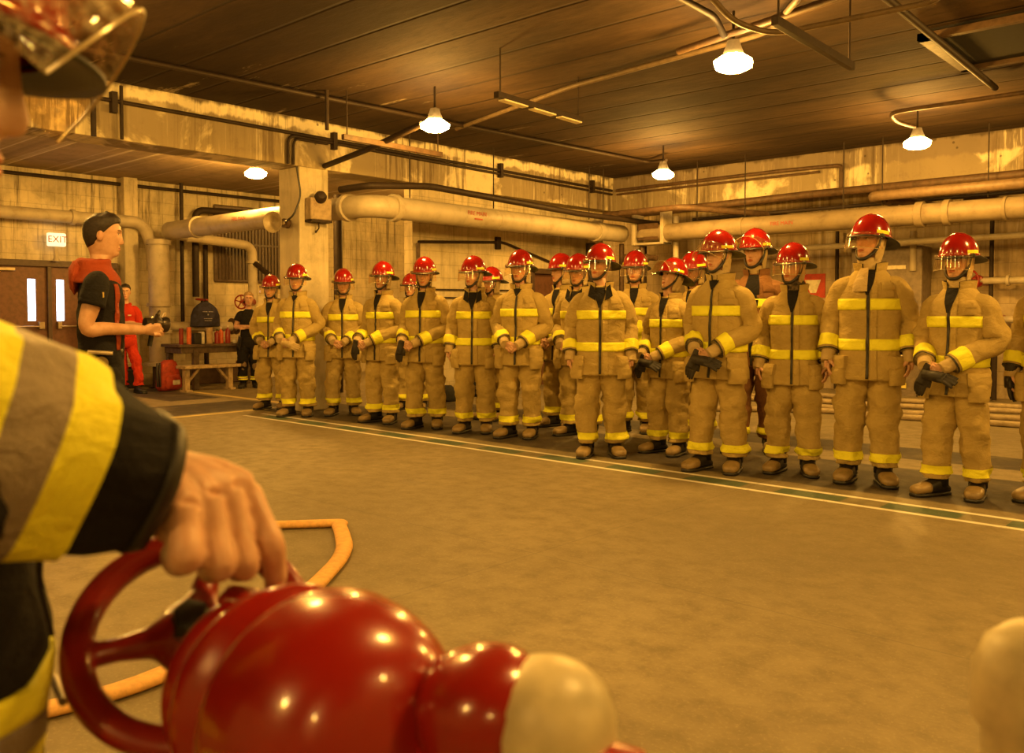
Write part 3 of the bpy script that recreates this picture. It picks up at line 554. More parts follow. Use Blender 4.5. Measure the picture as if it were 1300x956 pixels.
# red backpack
bp = empty('backpack', (-13.72, 6.83, 0), R(15), 'red backpack with black straps standing on the floor beneath the riser', 'backpack')
MRB = simple('red_bag_cloth', (.42, .045, .015), .7, var=.2)
MB().grid([[(d * sin(t), w_ * cos(t), z) for t in [2 * pi * k / 22 for k in range(22)]] for (z, w_, d) in ((.01, .19, .12), (.05, .225, .15), (.2, .215, .15), (.36, .18, .13), (.46, .14, .10), (.5, .08, .06))]).build('body', MRB, bp)
MB().grid([[(.11 + d * sin(t), w_ * cos(t), z) for t in [2 * pi * k / 18 for k in range(18)]] for (z, w_, d) in ((.04, .15, .06), (.07, .165, .08), (.2, .15, .08), (.26, .11, .06))]).build('front_pocket', MRB, bp)
MB().box((.16, -.07, .10), (.195, .07, .18)).build('pale_badge', wht, bp, False, .01)
for y in (-.17, -.22): MB().tube([(.0, y, .45), (.06, y - .06, .3), (.05, y - .04, .08)], (.018, .018, .018), 8).build('strap', M_RUB(), bp)
MB().tube([(0, -.04, .49), (0, 0, .55), (0, .04, .49)], .012, 8).build('handle', M_RUB(), bp)
fillet_box('equipment_bag', (-13.9, 9.1, 0), (-13.5, 9.75, .3), simple('black_bag', (.02, .02, .02), .8), None, .06, label='black kit bag on the floor beyond the person with bunker trousers', cat='bag')
fillet_box('low_shelf', (-14.9, 6.0, .36), (-14.5, 6.76, .42), WL, None, .01, label='pale low shelf board along the wall behind the red-suited person', cat='shelf')
fillet_box('storage_case', (-14.9, 6.02, 0), (-14.5, 6.74, .34), M_RUB(), None, .03, label='black case beneath the pale low shelf', cat='case')
fillet_box('storage_case', (-14.85, 7.3, 0), (-14.45, 8.6, .32), simple('brown_crate', (.12, .07, .045), .7), None, .02, label='brown case on the floor behind the pale bench', cat='case')
fillet_box('gear_pile', (-14.75, 8.62, 0), (-14.4, 8.86, .4), simple('rust_cloth', (.22, .06, .03), .8), None, .06, label='rust-coloured kit bag beside the person with bunker trousers', cat='bag')
# hoses -------------------------------------------------------------------------
MH = simple('orange_hose', (.78, .44, .13), .6, var=.12, nscale=30, bump=.3); MH2 = simple('tan_hose', (.42, .33, .20), .6, var=.15, bump=.3)
def hose(pts, w_, h_, label, mat, name='fire_hose', group=None, z=None):
    pp = catmull([(*p, 0) for p in pts], max(40, len(pts) * 9)); rings = []
    for i, p in enumerate(pp):
        t = pp[min(i + 1, len(pp) - 1)] - pp[max(i - 1, 0)]; t = Vector((t[0], t[1], 0)).normalized(); s = Vector((-t.y, t.x, 0))
        q = noise.noise(Vector(p) * 2.3) * .12
        rings.append([Vector((p[0], p[1], h_ + (z or 0))) + s * (w_ * (1 + q)) * math.copysign(abs(cos(a)) ** .8, cos(a)) + Vector((0, 0, h_ * sin(a))) for a in [2 * pi * k / 14 for k in range(14)]])
    return MB().grid(rings).build(name, mat, None, label=label, cat='hose', group=group, sharp=0)
hose([(-6.9, .15), (-6.0, 1.1), (-5.2, 1.95), (-4.85, 2.45), (-4.5, 2.86), (-4.30, 3.10), (-4.24, 3.16), (-4.19, 3.12), (-4.0, 3.0), (-3.75, 2.82), (-3.5, 2.55), (-3.2, 2.1), (-2.9, 1.3), (-3.1, .5)], .045, .022, 'orange fire hose with a sharp bend on the floor beyond the handwheel', MH)
hose([(-6.5, 11.9), (-4.9, 11.3), (-3.9, 11.2), (-2.9, 11.45), (.5, 12.1), (5, 12.3)], .045, .035, 'tan hose lying nearest the row, one of the loose lengths across the back', MH2)
hose([(-5.6, 10.1), (-4.5, 10.8), (-3.8, 10.75), (-2.5, 10.9), (1, 11.0)], .045, .035, 'tan hose curving out furthest into the floor behind the row', MH2)
hose([(-6.9, 12.2), (-5.6, 12.0), (-4.2, 12.0), (-3.0, 12.3), (-1.5, 12.5)], .045, .035, 'tan hose crossing in front of the grey cabinet', MH2)
hose([(-5.8, 12.9), (-4.6, 12.75), (-3.6, 12.9), (-2.2, 13.0)], .045, .035, 'tan hose lying closest to the grey cabinet', MH2)
# dark kit piles by the far wall behind the row
for (x, y, s, l) in ((-9.3, 9.6, .2, 'dark kit bag on the floor by the infill wall behind the row'), (-9.1, 8.7, .12, 'small dark bag on the floor by the infill wall')):
    o = MB().grid([[(s * 1.1 * w_ * cos(t) * (1 + .15 * noise.noise(Vector((cos(t), sin(t), z * 3)))), s * w_ * sin(t), z * s * 2) for t in [2 * pi * k / 18 for k in range(18)]] for (z, w_) in ((0, .9), (.1, 1.1), (.5, 1), (.8, .75), (.95, .4))]).build('kit_bag', simple('black_bag', (.02, .02, .02), .8), None, label=l, cat='bag'); o.location = (x, y, 0)
# small marks
# ------------------------------------------------------------ people
def V(*a): return Vector(a)
def lerp(a, b, t): return a + (b - a) * t
def spow(v, p): return math.copysign(abs(v) ** p, v)
HZ = [-.20, -.165, -.135, -.122, -.112, -.10, -.08, -.05, -.02, .0, .03, .06, .09, .11, .121]
HW = [.060, .056, .053, .050, .046, .050, .058, .067, .073, .076, .078, .076, .062, .038, .004]
HF = [.048, .047, .049, .060, .082, .090, .091, .090, .091, .092, .096, .091, .070, .040, .004]
HB = [.070, .066, .064, .065, .067, .070, .077, .090, .099, .102, .104, .099, .078, .045, .004]
def head_point(th, z, f=1.0):
    wx, fr, bk = (np.interp(z, HZ, q) for q in (HW, HF, HB))
    s, c = sin(th), cos(th)
    x = wx * spow(s, .92); y = -(fr if c > 0 else bk) * spow(c, .95 if c > 0 else .9)
    if c > .2 and z > -.115:
        A = np.interp(z, [-.047, -.040, -.028, 0, .022, .03], [0, .019, .021, .011, .004, 0]); sg = np.interp(z, [-.04, .02], [.013, .0075])
        y -= A * math.exp(-(x / sg) ** 2)
        ax = abs(x)
        y += .010 * math.exp(-((ax - .030) / .015) ** 2 - ((z - .016) / .011) ** 2)
        y -= .005 * math.exp(-((ax - .031) / .010) ** 2 - ((z - .014) / .006) ** 2)
        y -= .005 * math.exp(-((z - .036) / .008) ** 2 - (x / .05) ** 2)
        y -= .005 * math.exp(-(x / .019) ** 2) * (math.exp(-((z + .064) / .0055) ** 2) + math.exp(-((z + .075) / .006) ** 2))
        y += .003 * math.exp(-(x / .02) ** 2 - ((z + .0695) / .003) ** 2) + .003 * math.exp(-(x / .03) ** 2 - ((z + .087) / .006) ** 2)
        y += .004 * math.exp(-((ax - .052) / .015) ** 2 - ((z + .055) / .025) ** 2)
    return V(x, y, z)
def face_tone(th, z, p):
    if cos(th) < .2: return (1, 1, 1)
    x = abs(p[0]); c = [1, 1, 1]
    if abs(x - .031) < .017 and abs(z - .0335 - .003 * math.cos((x - .031) * 90)) < .0042: c = [.22, .16, .12]
    if abs(x - .031) < .013 and abs(z - .014) < .0052: c = [.95, 1.1, 1.25] if abs(x - .031) > .0055 else [.06, .05, .05]
    if abs(x - .031) < .015 and .0185 < z < .0215: c = [.3, .2, .15]
    if x < .023 and abs(z + .0695) < .0095 * (1 - (x / .026) ** 2) + .001: c = [.85, .48, .42] if abs(z + .0695) > .0015 else [.35, .15, .12]
    return tuple(c)
def skin_mat():
    if 'skin' in MATS: return MATS['skin']
    g = NG('skin'); a = g.new('ShaderNodeVertexColor'); a.layer_name = 'tone'
    p = g.pos('obj'); n = g.noise(p, 22, 4)
    c = g.mix(g.step(n, .35, .7), (.60, .36, .24), (.50, .28, .17)); c = g.mix(1.0, c, a.outputs[0], 'MULTIPLY')
    g.base(c, .42, 0, .4); g.b.inputs['Subsurface Weight'].default_value = .06; g.b.inputs['Subsurface Scale'].default_value = .01
    g.bump(g.noise(p, 160, 3), .15, .002); MATS['skin'] = g.mat; return g.mat

def remesh(mb, vox, smooth=2):
    me = mb.data('tmp'); o = bpy.data.objects.new('tmp', me); COL.objects.link(o)
    m = o.modifiers.new('r', 'REMESH'); m.mode = 'VOXEL'; m.voxel_size = vox
    if smooth: s = o.modifiers.new('s', 'SMOOTH'); s.factor = .5; s.iterations = smooth
    ev = o.evaluated_get(bpy.context.evaluated_depsgraph_get()); m2 = ev.to_mesh()
    v = np.empty(len(m2.vertices) * 3); m2.vertices.foreach_get('co', v); f = [tuple(p.vertices) for p in m2.polygons]
    ev.to_mesh_clear(); bpy.data.objects.remove(o); bpy.data.meshes.remove(me)
    return v.reshape(-1, 3), f
# right hand template: wrist at the origin, fingers along +Y, palm faces -Z, thumb towards -X... (mirrored for the other hand)
def hand_geo(kind):
    curl = {'relax': (.35, .45, .35), 'grip': (1.1, 1.35, .8), 'clasp': (.65, .75, .45), 'flat': (.08, .12, .1)}[kind]
    mb = MB()
    mb.tube([(0, -.06, 0), (0, 0, 0), (0, .03, 0), (.002, .06, 0), (.002, .088, 0)], [(.021, .028), (.020, .027), (.016, .034), (.015, .040), (.011, .038)], 16)
    for i, (x, y, L, r) in enumerate(((-.030, .086, .074, .0092), (-.010, .092, .082, .0095), (.011, .089, .076, .0090), (.030, .080, .060, .0080))):
        p = V(x, y - .03, .001); a = 0; pts = [p]; p = V(x, y, .001); pts.append(p)
        for k, (fr, c) in enumerate(zip((.45, .30, .25), curl)):
            a -= c; q = p + V((x * .25 if k == 0 else 0) * .05, cos(a), sin(a)) * L * fr; pts += [lerp(p, q, .5), q]; p = q
        rr = [r * 1.15, r * 1.1, r, r * 1.02, r * .92, r * .95, r * .85, r * .62]
        mb.tube(pts, rr, 10)
    tc = .5 if kind in ('relax', 'flat') else .9
    mb.tube([(-.012, .015, -.006), (-.034, .038, -.014), (-.045, .060, -.022 - .012 * tc), (-.046 + .008 * tc, .080, -.030 - .022 * tc), (-.042 + .014 * tc, .095, -.036 - .03 * tc)], [.017, .0145, .0112, .0102, .0065], 10)
    # the tube's own cross-section axes are arbitrary, so flatten the palm explicitly
    return remesh(mb, .0034, 2)
HANDS = {}
def hand_verts(kind):
    if kind not in HANDS: HANDS[kind] = hand_geo(kind)
    return HANDS[kind]
def frame(y, z):
    y = y.normalized(); x = y.cross(z).normalized(); z = x.cross(y); return Matrix((x, y, z)).transposed()

def sleeve_path(S, E, W, inset, n=30):
    # shoulder, elbow, wrist -> smooth centreline
    root = V(S.x * .42, S.y, S.z + .01)
    mid1 = lerp(S, E, .5) + V(math.copysign(.012, S.x), 0, 0)
    return catmull([tuple(root), tuple(S), tuple(mid1), tuple(E), tuple(lerp(E, W, .5)), tuple(W)], n)
def tube_frames(P):
    P = [Vector(p) for p in P]; out = []; prev = None
    for i, p in enumerate(P):
        t = (P[min(i + 1, len(P) - 1)] - P[max(i - 1, 0)]).normalized()
        a = (t.orthogonal() if prev is None else prev - t * prev.dot(t)).normalized(); prev = a; out.append((p, t, a, t.cross(a)))
    return out

class Garment:
    """torso / sleeve / leg surfaces as functions, so trims, pockets and zips follow the same folds"""
    def __init__(s, seed, prof, sl_r, leg=None, wrinkle=1.0, yback=0.0):
        s.o = V(seed * 3.17 % 50, seed * 1.91 % 50, seed * 7.3 % 50); s.prof = prof; s.wr = wrinkle
    def torso(s, a, z, off=0.0):
        zs = [q[0] for q in s.prof]; wx = np.interp(z, zs, [q[1] for q in s.prof]); wy = np.interp(z, zs, [q[2] for q in s.prof]); yo = np.interp(z, zs, [q[3] for q in s.prof])
        sa, ca = sin(a), cos(a); n = V(sa, -ca, 0)
        p = V(wx * spow(sa, .8), -wy * spow(ca, .8) + yo, z)
        q = V(p.x * 5, p.y * 5, z * 4.2) + s.o; q2 = V(p.x * 12 + z * 5, p.y * 12, z * 15) + s.o; q3 = V(p.x * 9, p.y * 9, z * 1.6) + s.o
        fade = min(1, max(0, (1.43 - z) / .12))
        q4 = V(p.x * 7 + z * 4, p.y * 7, z * 9 - abs(p.x) * 6) + s.o * 1.3
        d = s.wr * fade * (.016 * noise.noise(q) + .007 * noise.noise(q2) + .013 * (.35 - abs(noise.noise(q3))) * max(0, min(1, (1.35 - z) / .4)) + .013 * (.3 - abs(noise.noise(q4))) * (1 if z > .8 else .6))
        return p + n * (d + off)
    def torso_grid(s, z0, z1, n=72, m=60, off=0, a0=None, a1=None):
        if a0 is None: A = [2 * pi * k / n for k in range(n)]
        else: A = [a0 + (a1 - a0) * k / (n - 1) for k in range(n)]
        return [[s.torso(a, z0 + (z1 - z0) * i / (m - 1), off) for a in A] for i in range(m)]
    def patch(s, mb, fn, a0, a1, z0, z1, off0, off1, n=8, m=8, bulge=0):
        out = []; inn = []
        for i in range(m):
            r1, r2 = [], []
            for k in range(n):
                u, w_ = k / (n - 1), i / (m - 1); b = bulge * (sin(pi * u) ** .4) * (sin(pi * min(1, .12 + w_ * .88)) ** .5)
                r1.append(fn(a0 + (a1 - a0) * u, z0 + (z1 - z0) * w_, off1 + b)); r2.append(fn(a0 + (a1 - a0) * u, z0 + (z1 - z0) * w_, off0))
            out.append(r1); inn.append(r2)
        # closed shell: outer grid, inner grid, rim
        k0 = len(mb.v); nn = n * m
        mb.v += [tuple(p) for r_ in out for p in r_] + [tuple(p) for r_ in inn for p in r_]
        for i in range(m - 1):
            for j in range(n - 1):
                q = (i * n + j, i * n + j + 1, (i + 1) * n + j + 1, (i + 1) * n + j)
                mb.f.append(tuple(k0 + t for t in q)); mb.f.append(tuple(k0 + nn + t for t in q[::-1]))
        rim = [j for j in range(n)] + [i * n + n - 1 for i in range(1, m)] + [(m - 1) * n + j for j in range(n - 2, -1, -1)] + [i * n for i in range(m - 2, 0, -1)]
        for i in range(len(rim)):
            a, b = rim[i], rim[(i + 1) % len(rim)]; mb.f.append((k0 + a, k0 + nn + a, k0 + nn + b, k0 + b))
        return mb
    def limb_rings(s, P, R_, t0=0.0, t1=1.0, off=0.0, n=26, fold=1.0, foldz=((.5, .14, 1.0), (.93, .1, 1.0)), count=None):
        fr = tube_frames(P); N = len(fr); cnt = count or max(3, int((t1 - t0) * (N - 1) * 1.6)); rings = []
        for i in range(cnt):
            t = (t0 + (t1 - t0) * i / (cnt - 1)) * (N - 1); k = min(int(t), N - 2); f = t - k
            p = lerp(fr[k][0], fr[k + 1][0], f); a = lerp(fr[k][2], fr[k + 1][2], f).normalized(); b = lerp(fr[k][3], fr[k + 1][3], f).normalized(); tt = t / (N - 1)
            r = np.interp(tt, [q[0] for q in R_], [q[1] for q in R_])
            amp = .25 + sum(g_ * math.exp(-((tt - c_) / w_) ** 2) for c_, w_, g_ in foldz)
            ring = []
            for j in range(n):
                th = 2 * pi * j / n; d = a * cos(th) + b * sin(th)
                q = V(p.x * 4 + d.x * .8, p.y * 4 + d.y * .8, p.z * 17) + s.o; q2 = V(p.x * 5 + d.x, p.y * 5 + d.y, p.z * 7) + s.o * .7
                q3 = V(p.x * 6 + d.x * 1.3, p.y * 6 + d.y * 1.3, p.z * 12 + d.x * 1.6) + s.o * 1.9
                w_ = s.wr * fold * (.009 * amp * noise.noise(q) + .011 * noise.noise(q2) + .017 * min(amp, 1.3) * (.28 - abs(noise.noise(q3))))
                ring.append(p + d * (r + w_ + off))
            rings.append(ring)
        return rings

COAT = [(.72, .226, .165, .0), (.80, .222, .162, .0), (.93, .205, .152, .0), (1.03, .200, .147, .0), (1.18, .206, .146, .0), (1.30, .208, .140, .0), (1.37, .190, .124, .0), (1.42, .150, .108, .005), (1.455, .125, .098, .01), (1.49, .088, .085, .012)]
TEE = [(.86, .165, .115, .0), (.95, .165, .118, .0), (1.05, .160, .115, .0), (1.18, .178, .122, .0), (1.30, .196, .122, .0), (1.36, .185, .112, .0), (1.41, .155, .098, .005), (1.44, .11, .085, .01), (1.47, .075, .075, .012)]
BODYP = [(.80, .13, .09, 0), (.92, .135, .10, 0), (1.05, .12, .09, 0), (1.2, .14, .095, 0), (1.32, .15, .095, 0), (1.39, .12, .08, .005), (1.44, .07, .062, .01)]
BOOT_Y = [(.10, .035, .02), (.095, .045, .05), (.05, .052, .085), (.0, .053, .11), (-.05, .052, .095), (-.10, .056, .072), (-.15, .058, .06), (-.185, .048, .05), (-.205, .028, .036)]

def person(pos, theta, height, arms, label, seed, outfit='turnout', head_yaw=0.0, head_pitch=0.0, helmet=True, visor='down', hood=False, legs=None,
           trim='yellow', coat_mat=None, hands='clasp', wide=1.0, hair=None, group=None, gloves=None, lean=0.0, collar='open', name='person', hand_dirs=None, leg_only=None, vox=None, curtain=True, open_coat=False, sleeve_r=None, wristlets=True, lapels=False, wide_elbow=True):
    """pos = ground point; theta = world rotation (0 faces -Y); height = crown/helmet-top height in metres"""
    wide = wide * .93
    base_h = 1.866 if helmet else 1.772
    k = height / base_h
    root = empty(name, pos, theta, label, 'person', group); root.scale = (k, k, k)
    G = Garment(seed, COAT if outfit != 'tee' and outfit != 'coverall' else TEE, None)
    G.prof = [(a, b * wide, c * (wide * .5 + .5), d + lean * max(0, a - .9)) for a, b, c, d in G.prof]
    coat_mat = coat_mat or M_TAN()
    trouser_mat = coat_mat
    # ---- arms
    (SR, ER, WR), (SL, EL, WL_) = [tuple(Vector(q) for q in arms[i]) for i in (0, 1)]
    for q in (SR, SL): q.x *= wide
    if wide_elbow: ER.x *= .95; EL.x *= .95
    # ---- body: head, neck and trunk in one skin, arms and hands joined on
    vv, ff, tone = [], [], []
    Hc = V(0, -.01, 1.665); piv = V(0, .02, 1.50)
    Rh = Matrix.Rotation(head_yaw, 3, 'Z') @ Matrix.Rotation(head_pitch, 3, 'X')
    lv = V(0, lean * .6, 0)
    def head_xf(p, f=1.0):
        q = Hc + p
        if f >= 1: q = piv + Rh @ (q - piv)
        elif f > 0: q = lerp(q, piv + Rh @ (q - piv), f)
        return q + V(0, lean * (q.z - .9), 0)
    NT = 76; TH = []
    for j in range(NT):
        t = -1 + 2 * j / NT; TH.append(pi * (.42 * t + .58 * t ** 3))
    rows = [('t', q) for q in (.80, .86, .92, 1.0, 1.1, 1.2, 1.28, 1.34, 1.39, 1.42)] + [('h', z) for z in list(np.linspace(-.20, -.125, 6)) + list(np.linspace(-.118, .05, 62)) + list(np.linspace(.06, .1215, 12))]
    rings = []
    for kind, z in rows:
        ring = []
        for th in TH:
            if kind == 't':
                wx, wy, yo = (np.interp(z, [q[0] for q in BODYP], [q[i] for q in BODYP]) for i in (1, 2, 3)); ring.append(V(wx * sin(th), -wy * cos(th) + yo + lean * (z - .9), z)); tone.append((1, 1, 1))
            else:
                p = head_point(th, z); f = min(1, max(0, (z + .20) / .07)); ring.append(head_xf(p, f)); tone.append(face_tone(th, z, p))
        rings.append(ring)
    mb = MB().grid(rings)
    for sx in (-1, 1):
        n0 = len(mb.v); mb.ball((0, 0, 0), (.011, .02, .031), 10, 7)
        for i in range(n0, len(mb.v)): mb.v[i] = tuple(head_xf(V(*mb.v[i]) + V(sx * .078, .012, -.005))); tone.append((.95, .88, .85))
    bare = outfit in ('tee',)
    for (S, E, W, sx, hd) in ((SR, ER, WR, -1, 0), (SL, EL, WL_, 1, 1)):
        P = catmull([tuple(S), tuple(lerp(S, E, .5)), tuple(E), tuple(lerp(E, W, .35)), tuple(W)], 26); n0 = len(mb.v)
        mb.tube(P, [float(np.interp(i / 25, [0, .3, .48, .6, .75, 1], [.050, .049, .038, .043, .037, .026])) for i in range(26)], 14); tone += [(1, 1, 1)] * (len(mb.v) - n0)
        hk = (hands[hd] if isinstance(hands, (list, tuple)) else hands)
        hv, hf = hand_verts(hk)
        d, pn = hand_dirs[hd] if hand_dirs else ((W - E).normalized(), V(-sx * .3, .2, .9))
        d = Vector(d); Fm = frame(d, Vector(pn)); mir = 1 if sx < 0 else -1
        n0 = len(mb.v); pts = [tuple(W + Fm @ Vector((p[0] * mir, p[1], p[2]))) for p in hv]
        mb.add(pts, hf if mir > 0 else [q[::-1] for q in hf]); tone += [(1, 1, 1)] * (len(mb.v) - n0)
    me = mb.data('body'); ca = me.color_attributes.new('tone', 'FLOAT_COLOR', 'POINT')
    ca.data.foreach_set('color', np.array([(*t, 1) for t in tone], dtype=np.float32).ravel())
    me.materials.append(skin_mat()); bo = bpy.data.objects.new('body', me); COL.objects.link(bo); bo.parent = root
    # ---- coat or shirt
    z0 = G.prof[0][0]; z1 = G.prof[-1][0]
    mb = MB().grid(G.torso_grid(z0, z1))
    sl_end = 1.0 if outfit != 'tee' else .40
    RS = {'turnout': [(0, .055), (.14, .074), (.3, .077), (.5, .074), (.58, .073), (.8, .068), (1, .065)], 'black': [(0, .06), (.14, .088), (.3, .087), (.5, .084), (.58, .08), (.8, .072), (1, .068)],
          'coverall': [(0, .045), (.2, .066), (.5, .058), (.8, .05), (1, .042)], 'tee': [(0, .045), (.2, .070), (.4, .072), (.5, .072), (1, .07)]}[outfit]
    if sleeve_r: RS = sleeve_r
    SP = []
    for (S, E, W, sx) in ((SR, ER, WR, -1), (SL, EL, WL_, 1)):
        We = W + (E - W).normalized() * .035
        P = sleeve_path(V(S.x, S.y, S.z - .02), E, We, 0); SP.append(P)
        mb.grid(G.limb_rings(P, RS, 0, sl_end, 0, n=28, fold=1.25 if outfit != 'tee' else .5, foldz=((.52, .15, 1.3), (.85, .12, .8), (.2, .1, .5))))
    cname = {'turnout': 'turnout_coat', 'black': 'turnout_coat', 'coverall': 'coverall', 'tee': 'shirt'}[outfit]
    coat = mb.build(cname, coat_mat, root, sharp=0)
    # ---- trousers
    lg = legs or ((-.115, -.02, 12), (.115, .02, -12))     # foot x, y, toe-out degrees per leg
    mb = MB(); LP = []
    mb.grid([[V(w_ * sin(t), -d_ * cos(t), z) for t in [2 * pi * q / 30 for q in range(30)]] for z, w_, d_ in ((.74, .12, .10), (.78, .178, .125), (.86, .175, .125), (.95, .165, .12))])
    thin = outfit == 'coverall'
    for (fx, fy, to), sx in zip(lg, (-1, 1)):
        kn = V(lerp(sx * .10, fx, .62), lerp(0, fy, .5) - .012, .50)
        P = catmull([(sx * .085, 0, .90), (sx * .095, .0, .74), tuple(kn), (lerp(kn.x, fx, .75), lerp(kn.y, fy, .75) + .01, .27), (fx, fy + .015, .125)], 34); LP.append(P)
        RL = [(0, .09), (.2, .112), (.45, .104), (.7, .092), (.92, .086), (1, .083)] if not thin else [(0, .08), (.2, .095), (.5, .075), (.8, .07), (1, .068)]
        mb.grid(G.limb_rings(P, RL, 0, 1, 0, n=28, fold=1.9, foldz=((.52, .16, .9), (.93, .09, 1.8), (.2, .12, .6))))
    tname = 'coverall_legs' if thin else 'turnout_trousers'
    tmat = trouser_mat if outfit != 'tee' else M_BLACK()
    tr = mb.build(tname, tmat, root, sharp=0)
    # ---- boots
    for (fx, fy, to), sx in zip(lg, (-1, 1)):
        Mf = Matrix.Translation((fx, fy + .01, 0)) @ Matrix.Rotation(R(-to if False else to) * -1, 4, 'Z')
        rings = [[Mf @ V(w_ * 1.02 * spow(cos(t), .75), y, .018 + h_ * .5 + h_ * .5 * spow(sin(t), .75)) for t in [2 * pi * q / 18 for q in range(18)]] for y, w_, h_ in BOOT_Y]
        b = MB().grid(rings).tube([Mf @ V(0, .03, .07), Mf @ V(0, .032, .2)], .062, 16).build('boot', M_RUB(), root, sharp=0)
        MB().grid([[Mf @ V(w_ * 1.1 * spow(cos(t), .5), y, .013 + .013 * spow(sin(t), .5)) for t in [2 * pi * q / 18 for q in range(18)]] for y, w_, h_ in [(.115, .03, 0)] + BOOT_Y[1:-1] + [(-.212, .03, 0)]]).build('sole', M_RUB(), b, sharp=0)
        if outfit == 'turnout':
            tc = [[Mf @ V((w_ + .003) * 1.03 * spow(cos(t), .75), y - .003, .022 + h_ * .5 + (h_ * .5 + .003) * spow(sin(t), .75)) for t in [2 * pi * q / 18 for q in range(18)]] for y, w_, h_ in [(-.085, .055, .076)] + BOOT_Y[5:]]
            MB().grid(tc).build('toe_cap', simple('boot_toe', (.30, .21, .09), .4), b, sharp=0)
    # ---- trims
    ym, sm = M_YEL(), M_SILVER()
    if trim == 'yellow': bands = [(0, .076, ym)]
    elif trim == 'triple': bands = [(0, .027, ym), (.027, .050, sm), (.050, .077, ym)]
    else: bands = []
    if outfit in ('turnout', 'black'):
        for zb in (.925, 1.20):
            for q0, q1, m_ in bands:
                mbb = MB(); G.patch(mbb, G.torso, R(2), R(358), zb + q0, zb + q1, -.002, .0085, 90, 5); mbb.build('reflective_band', m_, coat, sharp=0)
        for P in SP:
            Ln = sum((Vector(P[i + 1]) - Vector(P[i])).length for i in range(len(P) - 1))
            for q0, q1, m_ in bands:
                t1_ = 1 - (.03 + q0) / Ln; t0_ = 1 - (.03 + q1) / Ln
                o_ = G.limb_rings(P, RS, t0_, t1_, .0045, 28, 1.25, ((.52, .15, 1.3), (.85, .12, .8), (.2, .1, .5)), 6); MB().grid(o_, True, (False, False)).build('reflective_band', m_, coat, sharp=0)
            o_ = G.limb_rings(P, RS, 1 - .014 / Ln, 1.0, .003, 28, 1.25, ((.52, .15, 1.3), (.85, .12, .8), (.2, .1, .5)), 3); MB().grid(o_, True, (True, True)).build('cuff_binding', M_RUB(), coat, sharp=0)
    for P in LP:
        Ln = sum((Vector(P[i + 1]) - Vector(P[i])).length for i in range(len(P) - 1))
        if outfit == 'coverall': break
        bb = bands or ([(0, .03, ym), (.03, .05, sm), (.05, .08, ym)] if outfit == 'tee' else [])
        for q0, q1, m_ in bb:
            o_ = G.limb_rings(P, RL, 1 - (.065 + q1) / Ln, 1 - (.065 + q0) / Ln, .006, 28, 1.9, ((.52, .16, .9), (.93, .09, 1.8), (.2, .12, .6)), 6); MB().grid(o_, True, (False, False)).build('reflective_band', m_, tr, sharp=0)
        if outfit == 'tee':
            fr = tube_frames(P)[int(len(P) * .56)]
            MB().ball((fr[0].x, fr[0].y - .045, fr[0].z), (.07, .065, .12), 16, 10).build('knee_patch', simple('knee_suede', (.22, .15, .09), .8), tr)
    if outfit in ('turnout', 'black'):
        # zip line, collar, pockets
        mbb = MB(); za = R(1.2); G.patch(mbb, G.torso, -za, za, z0 + .01, 1.40, -.002, .0055, 4, 50); mbb.build('zip', M_RUB(), coat, sharp=0)
        mbb = MB(); G.patch(mbb, G.torso, R(3), R(13), z0 + .0, 1.41, -.002, .006, 6, 40); mbb.build('storm_flap', coat_mat, coat, sharp=0)
        # chest pocket with flap, lower bellows pockets
        mbb = MB(); G.patch(mbb, G.torso, R(22), R(52), 1.285, 1.375, -.004, .008, 8, 8, .006); ck = mbb.build('chest_pocket', coat_mat, coat, sharp=50)
        mbb = MB(); G.patch(mbb, G.torso, R(21), R(53), 1.335, 1.385, -.004, .017, 8, 4, .004); mbb.build('flap', coat_mat, ck, sharp=50)
        for s_ in (1, -1):
            a0, a1 = (R(36), R(84)) if s_ > 0 else (R(-84), R(-36))
            mbb = MB(); G.patch(mbb, G.torso, a0, a1, z0 - .03, .875, -.004, .018, 14, 12, .030); pk = mbb.build('bellows_pocket', coat_mat, coat, sharp=50)
            mbb = MB(); G.patch(mbb, G.torso, a0 - .03, a1 + .03, .80, .885, .0, .036, 14, 6, .012); mbb.build('flap', coat_mat, pk, sharp=50)
        # collar standing open: outer cloth and dark lining
        def ring_strip(r0, r1, za_, zb_, a0, a1, th=.006, n=34, fr_=.0):
            out = []
            for (r, z) in ((r0, za_), (lerp(r0, r1, .5), lerp(za_, zb_, .5)), (r1, zb_), (r1 - th, zb_ + .001), (lerp(r0, r1, .5) - th, lerp(za_, zb_, .5)), (r0 - th, za_)):
                out.append([V(r * 1.03 * sin(a_), -r * cos(a_) + .012 + lean * (z - .9), z - fr_ * max(0, cos(a_)) ** 3) for a_ in [a0 + (a1 - a0) * i / (n - 1) for i in range(n)]])
            mbx = MB(); nn = n; k0 = 0; mbx.v = [tuple(p) for r_ in out for p in r_]
            for i in range(6):
                i2 = (i + 1) % 6
                for j in range(n - 1): mbx.f.append((i * n + j, i * n + j + 1, i2 * n + j + 1, i2 * n + j))
            mbx.f.append(tuple(i * n for i in range(6))); mbx.f.append(tuple(i * n + n - 1 for i in range(5, -1, -1))); return mbx
        g0 = R(14) if collar == 'closed' else R(26)
        ring_strip(.094, .112, 1.43, 1.525, g0, 2 * pi - g0, .008, fr_=.015).build('collar', coat_mat, coat, sharp=60)
        ring_strip(.086, .104, 1.425, 1.53, g0 - R(3), 2 * pi - g0 + R(3), .004, fr_=.02).build('collar_lining', M_BLACK(), coat, sharp=60)
        # dark lining showing in the neck opening
        mbb = MB(); rows_ = []
        zlo = 1.30 if collar == 'open' else 1.40
        if open_coat: zlo = .80
